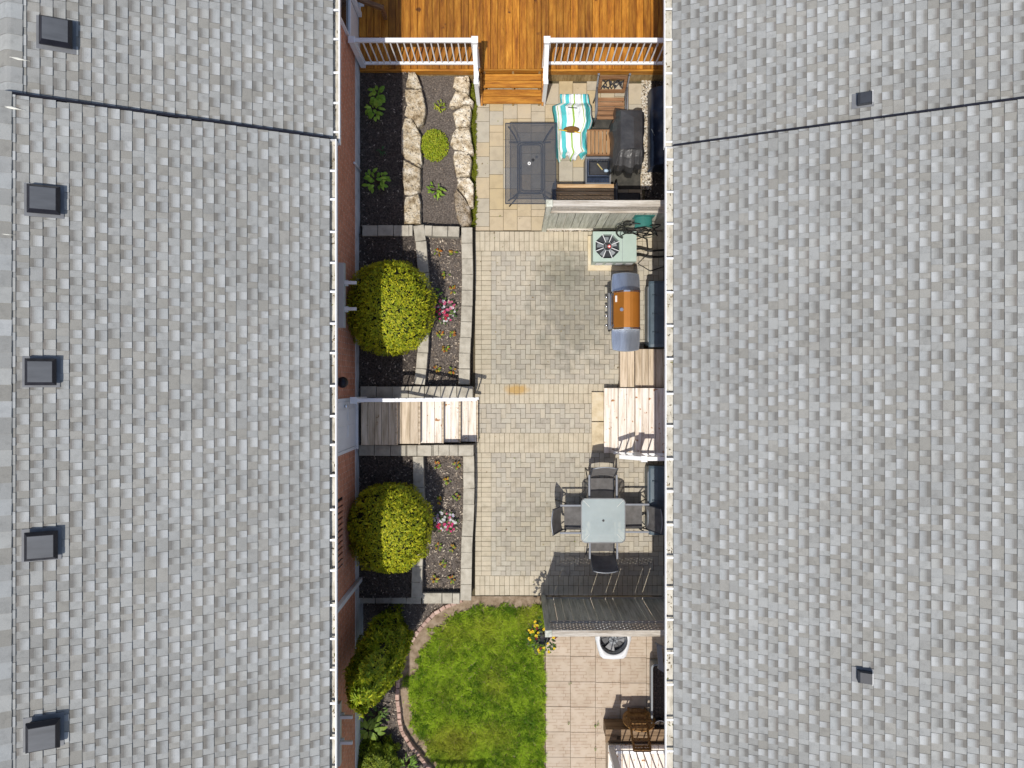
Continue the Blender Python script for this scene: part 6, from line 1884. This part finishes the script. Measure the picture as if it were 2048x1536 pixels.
q = MB(); q.tube([(c.x+.126*math.cos(2*math.pi*k/28), c.y+.126*math.sin(2*math.pi*k/28), .455) for k in range(28)], .008, 6, True); obj('rim', q, M['white_shelf'], T, True)
q = MB(); q.cyl((c.x,c.y), .112, .36, .385, 24); obj('soil_fill', q, M['soil'], T)

# brown step bench at the lower right
x0, x1 = PX(1211,.5), RW-.02; yn = -6.86; ys_ = yn - .26
T = thing('bench_box', 'dark brown wooden box bench against the bottom right steps', 'bench', ((x0+x1)/2, yn-.13, 0))
plank('top_board', M['darkwood'], T, x0, x1, yn-.125, yn, .47, .50); plank('top_board', M['darkwood'], T, x0, x1, ys_, yn-.131, .47, .50)
q = MB(); q.box(x0+.02, x1, ys_+.02, yn-.02, .0, .468); obj('box_frame', q, M['darkwood'], T)
q = MB(); q.box(PX(1233.5,.5), PX(1241,.5), yn-.20, yn-.135, .5005, .506); obj('cutout_shade_plate', q, plain('cutout_shade', (.05,.03,.015), .8), T)  # raised plate, its dark colour painted as shade inside a square cutout

# round table top leaning on the box and a folding chair
T = thing('round_table', 'folded round wooden table leaning against the brown box bench', 'table', P(1277,1440,0))
b0 = Vector((PX(1276.5,.25), -6.665, .02)); ax = Vector((0, -.15, .60)); axn = ax.normalized(); cc = b0 + axn*.33
sd_ = Vector((1,0,0)); nrm = sd_.cross(axn)
def ell(r_, off): return [cc + sd_*(r_*math.cos(2*math.pi*k/36)) + axn*(r_*math.sin(2*math.pi*k/36)) + nrm*off for k in range(36)]
q = MB(); q.loft([ell(.33,-.012), ell(.33,.012), ell(.265,.012), ell(.265,-.012), ell(.33,-.012)], False, False); obj('rim', q, M['teak'], T)
for k in range(6):
    o_ = -.20 + .08*k; h_ = math.sqrt(max(0, .26**2-o_*o_)); q = MB(); q.beam(cc+axn*o_-sd_*h_, cc+axn*o_+sd_*h_, .068, .014, up=tuple(nrm)); obj('slat', q, M['teak'], T)
T = thing('folding_chair', 'folded teak folding chair leaning on the round table', 'chair', P(1276,1430,0))
for ua, ub in ((1256,1268.5), (1289,1301)):
    q = MB(); q.beam(P(ua,1421,.0)+Vector((0,.06,.02)), P(ub,1502,1.22), .035, .035); obj('rear_post', q, M['teak'], T)
pa, pb = P(1256,1421,0)+Vector((0,.06,.02)), P(1268.5,1502,1.22); pc, pd_ = P(1289,1421,0)+Vector((0,.06,.02)), P(1301,1502,1.22)
for t in (.90, .955, 1.0):
    q = MB(); q.beam(pa.lerp(pb,t), pc.lerp(pd_,t), .035, .018, up=(0,.2,1)); obj('back_slat', q, M['teak'], T)
for s_ in (.2,.4,.6,.8):
    q = MB(); q.beam(pa.lerp(pb,.9).lerp(pc.lerp(pd_,.9), s_), pa.lerp(pb,1).lerp(pc.lerp(pd_,1), s_), .015, .012); obj('back_spindle', q, M['teak'], T)
for k, t in enumerate((.10,.28,.40,.52,.78)):
    q = MB(); q.beam(pa.lerp(pb,t)+Vector((0,.03,0)), pc.lerp(pd_,t)+Vector((0,.03,0)), .05, .018, up=(0,.3,1)); obj('seat_slat', q, M['teak'], T)

# bottom right porch, its railing in view
z = .60
T = thing('porch', 'pale wooden porch with white railing in the bottom right corner', 'porch', (2.6, -7.8, 0))
x0 = PX(1216,z); n = 9; w2 = (RW-.02-x0)/n
for i in range(n): plank('plank', M['wpine_y'], T, x0+i*w2+.003, x0+(i+1)*w2-.003, -9.0, -7.125, z-.036, z)
q = MB(); q.box(x0+.03, RW-.03, -8.95, -7.15, -.02, z-.037); obj('base', q, M['pine_x'], T)
railing(T, (x0+.06, -7.20), (3.17, -7.20), z, z, 1.25, 9, (True, False))
railing(T, (x0+.06, -7.25), (x0+.06, -8.6), z, z, 1.25, 10, (False, True), 'side_rail')
# porch beyond the bottom edge: its railing throws the shadow on the lawn
T = thing('porch', 'wooden porch left of the lawn whose railing shades the grass', 'porch', (-1.9, -9, 0))
for i in range(15):
    w2 = (2.25)/15; plank('plank', M['pine_y'], T, WX+.01+i*w2+.003, WX+.01+(i+1)*w2-.003, -9.6, -8.42, z-.036, z)
q = MB(); q.box(WX+.02, -.82, -9.55, -8.45, -.02, z-.037); obj('base', q, M['pine_x'], T)
railing(T, (-2.95, -8.36), (-.81, -8.36), z, z, 1.05, 16)
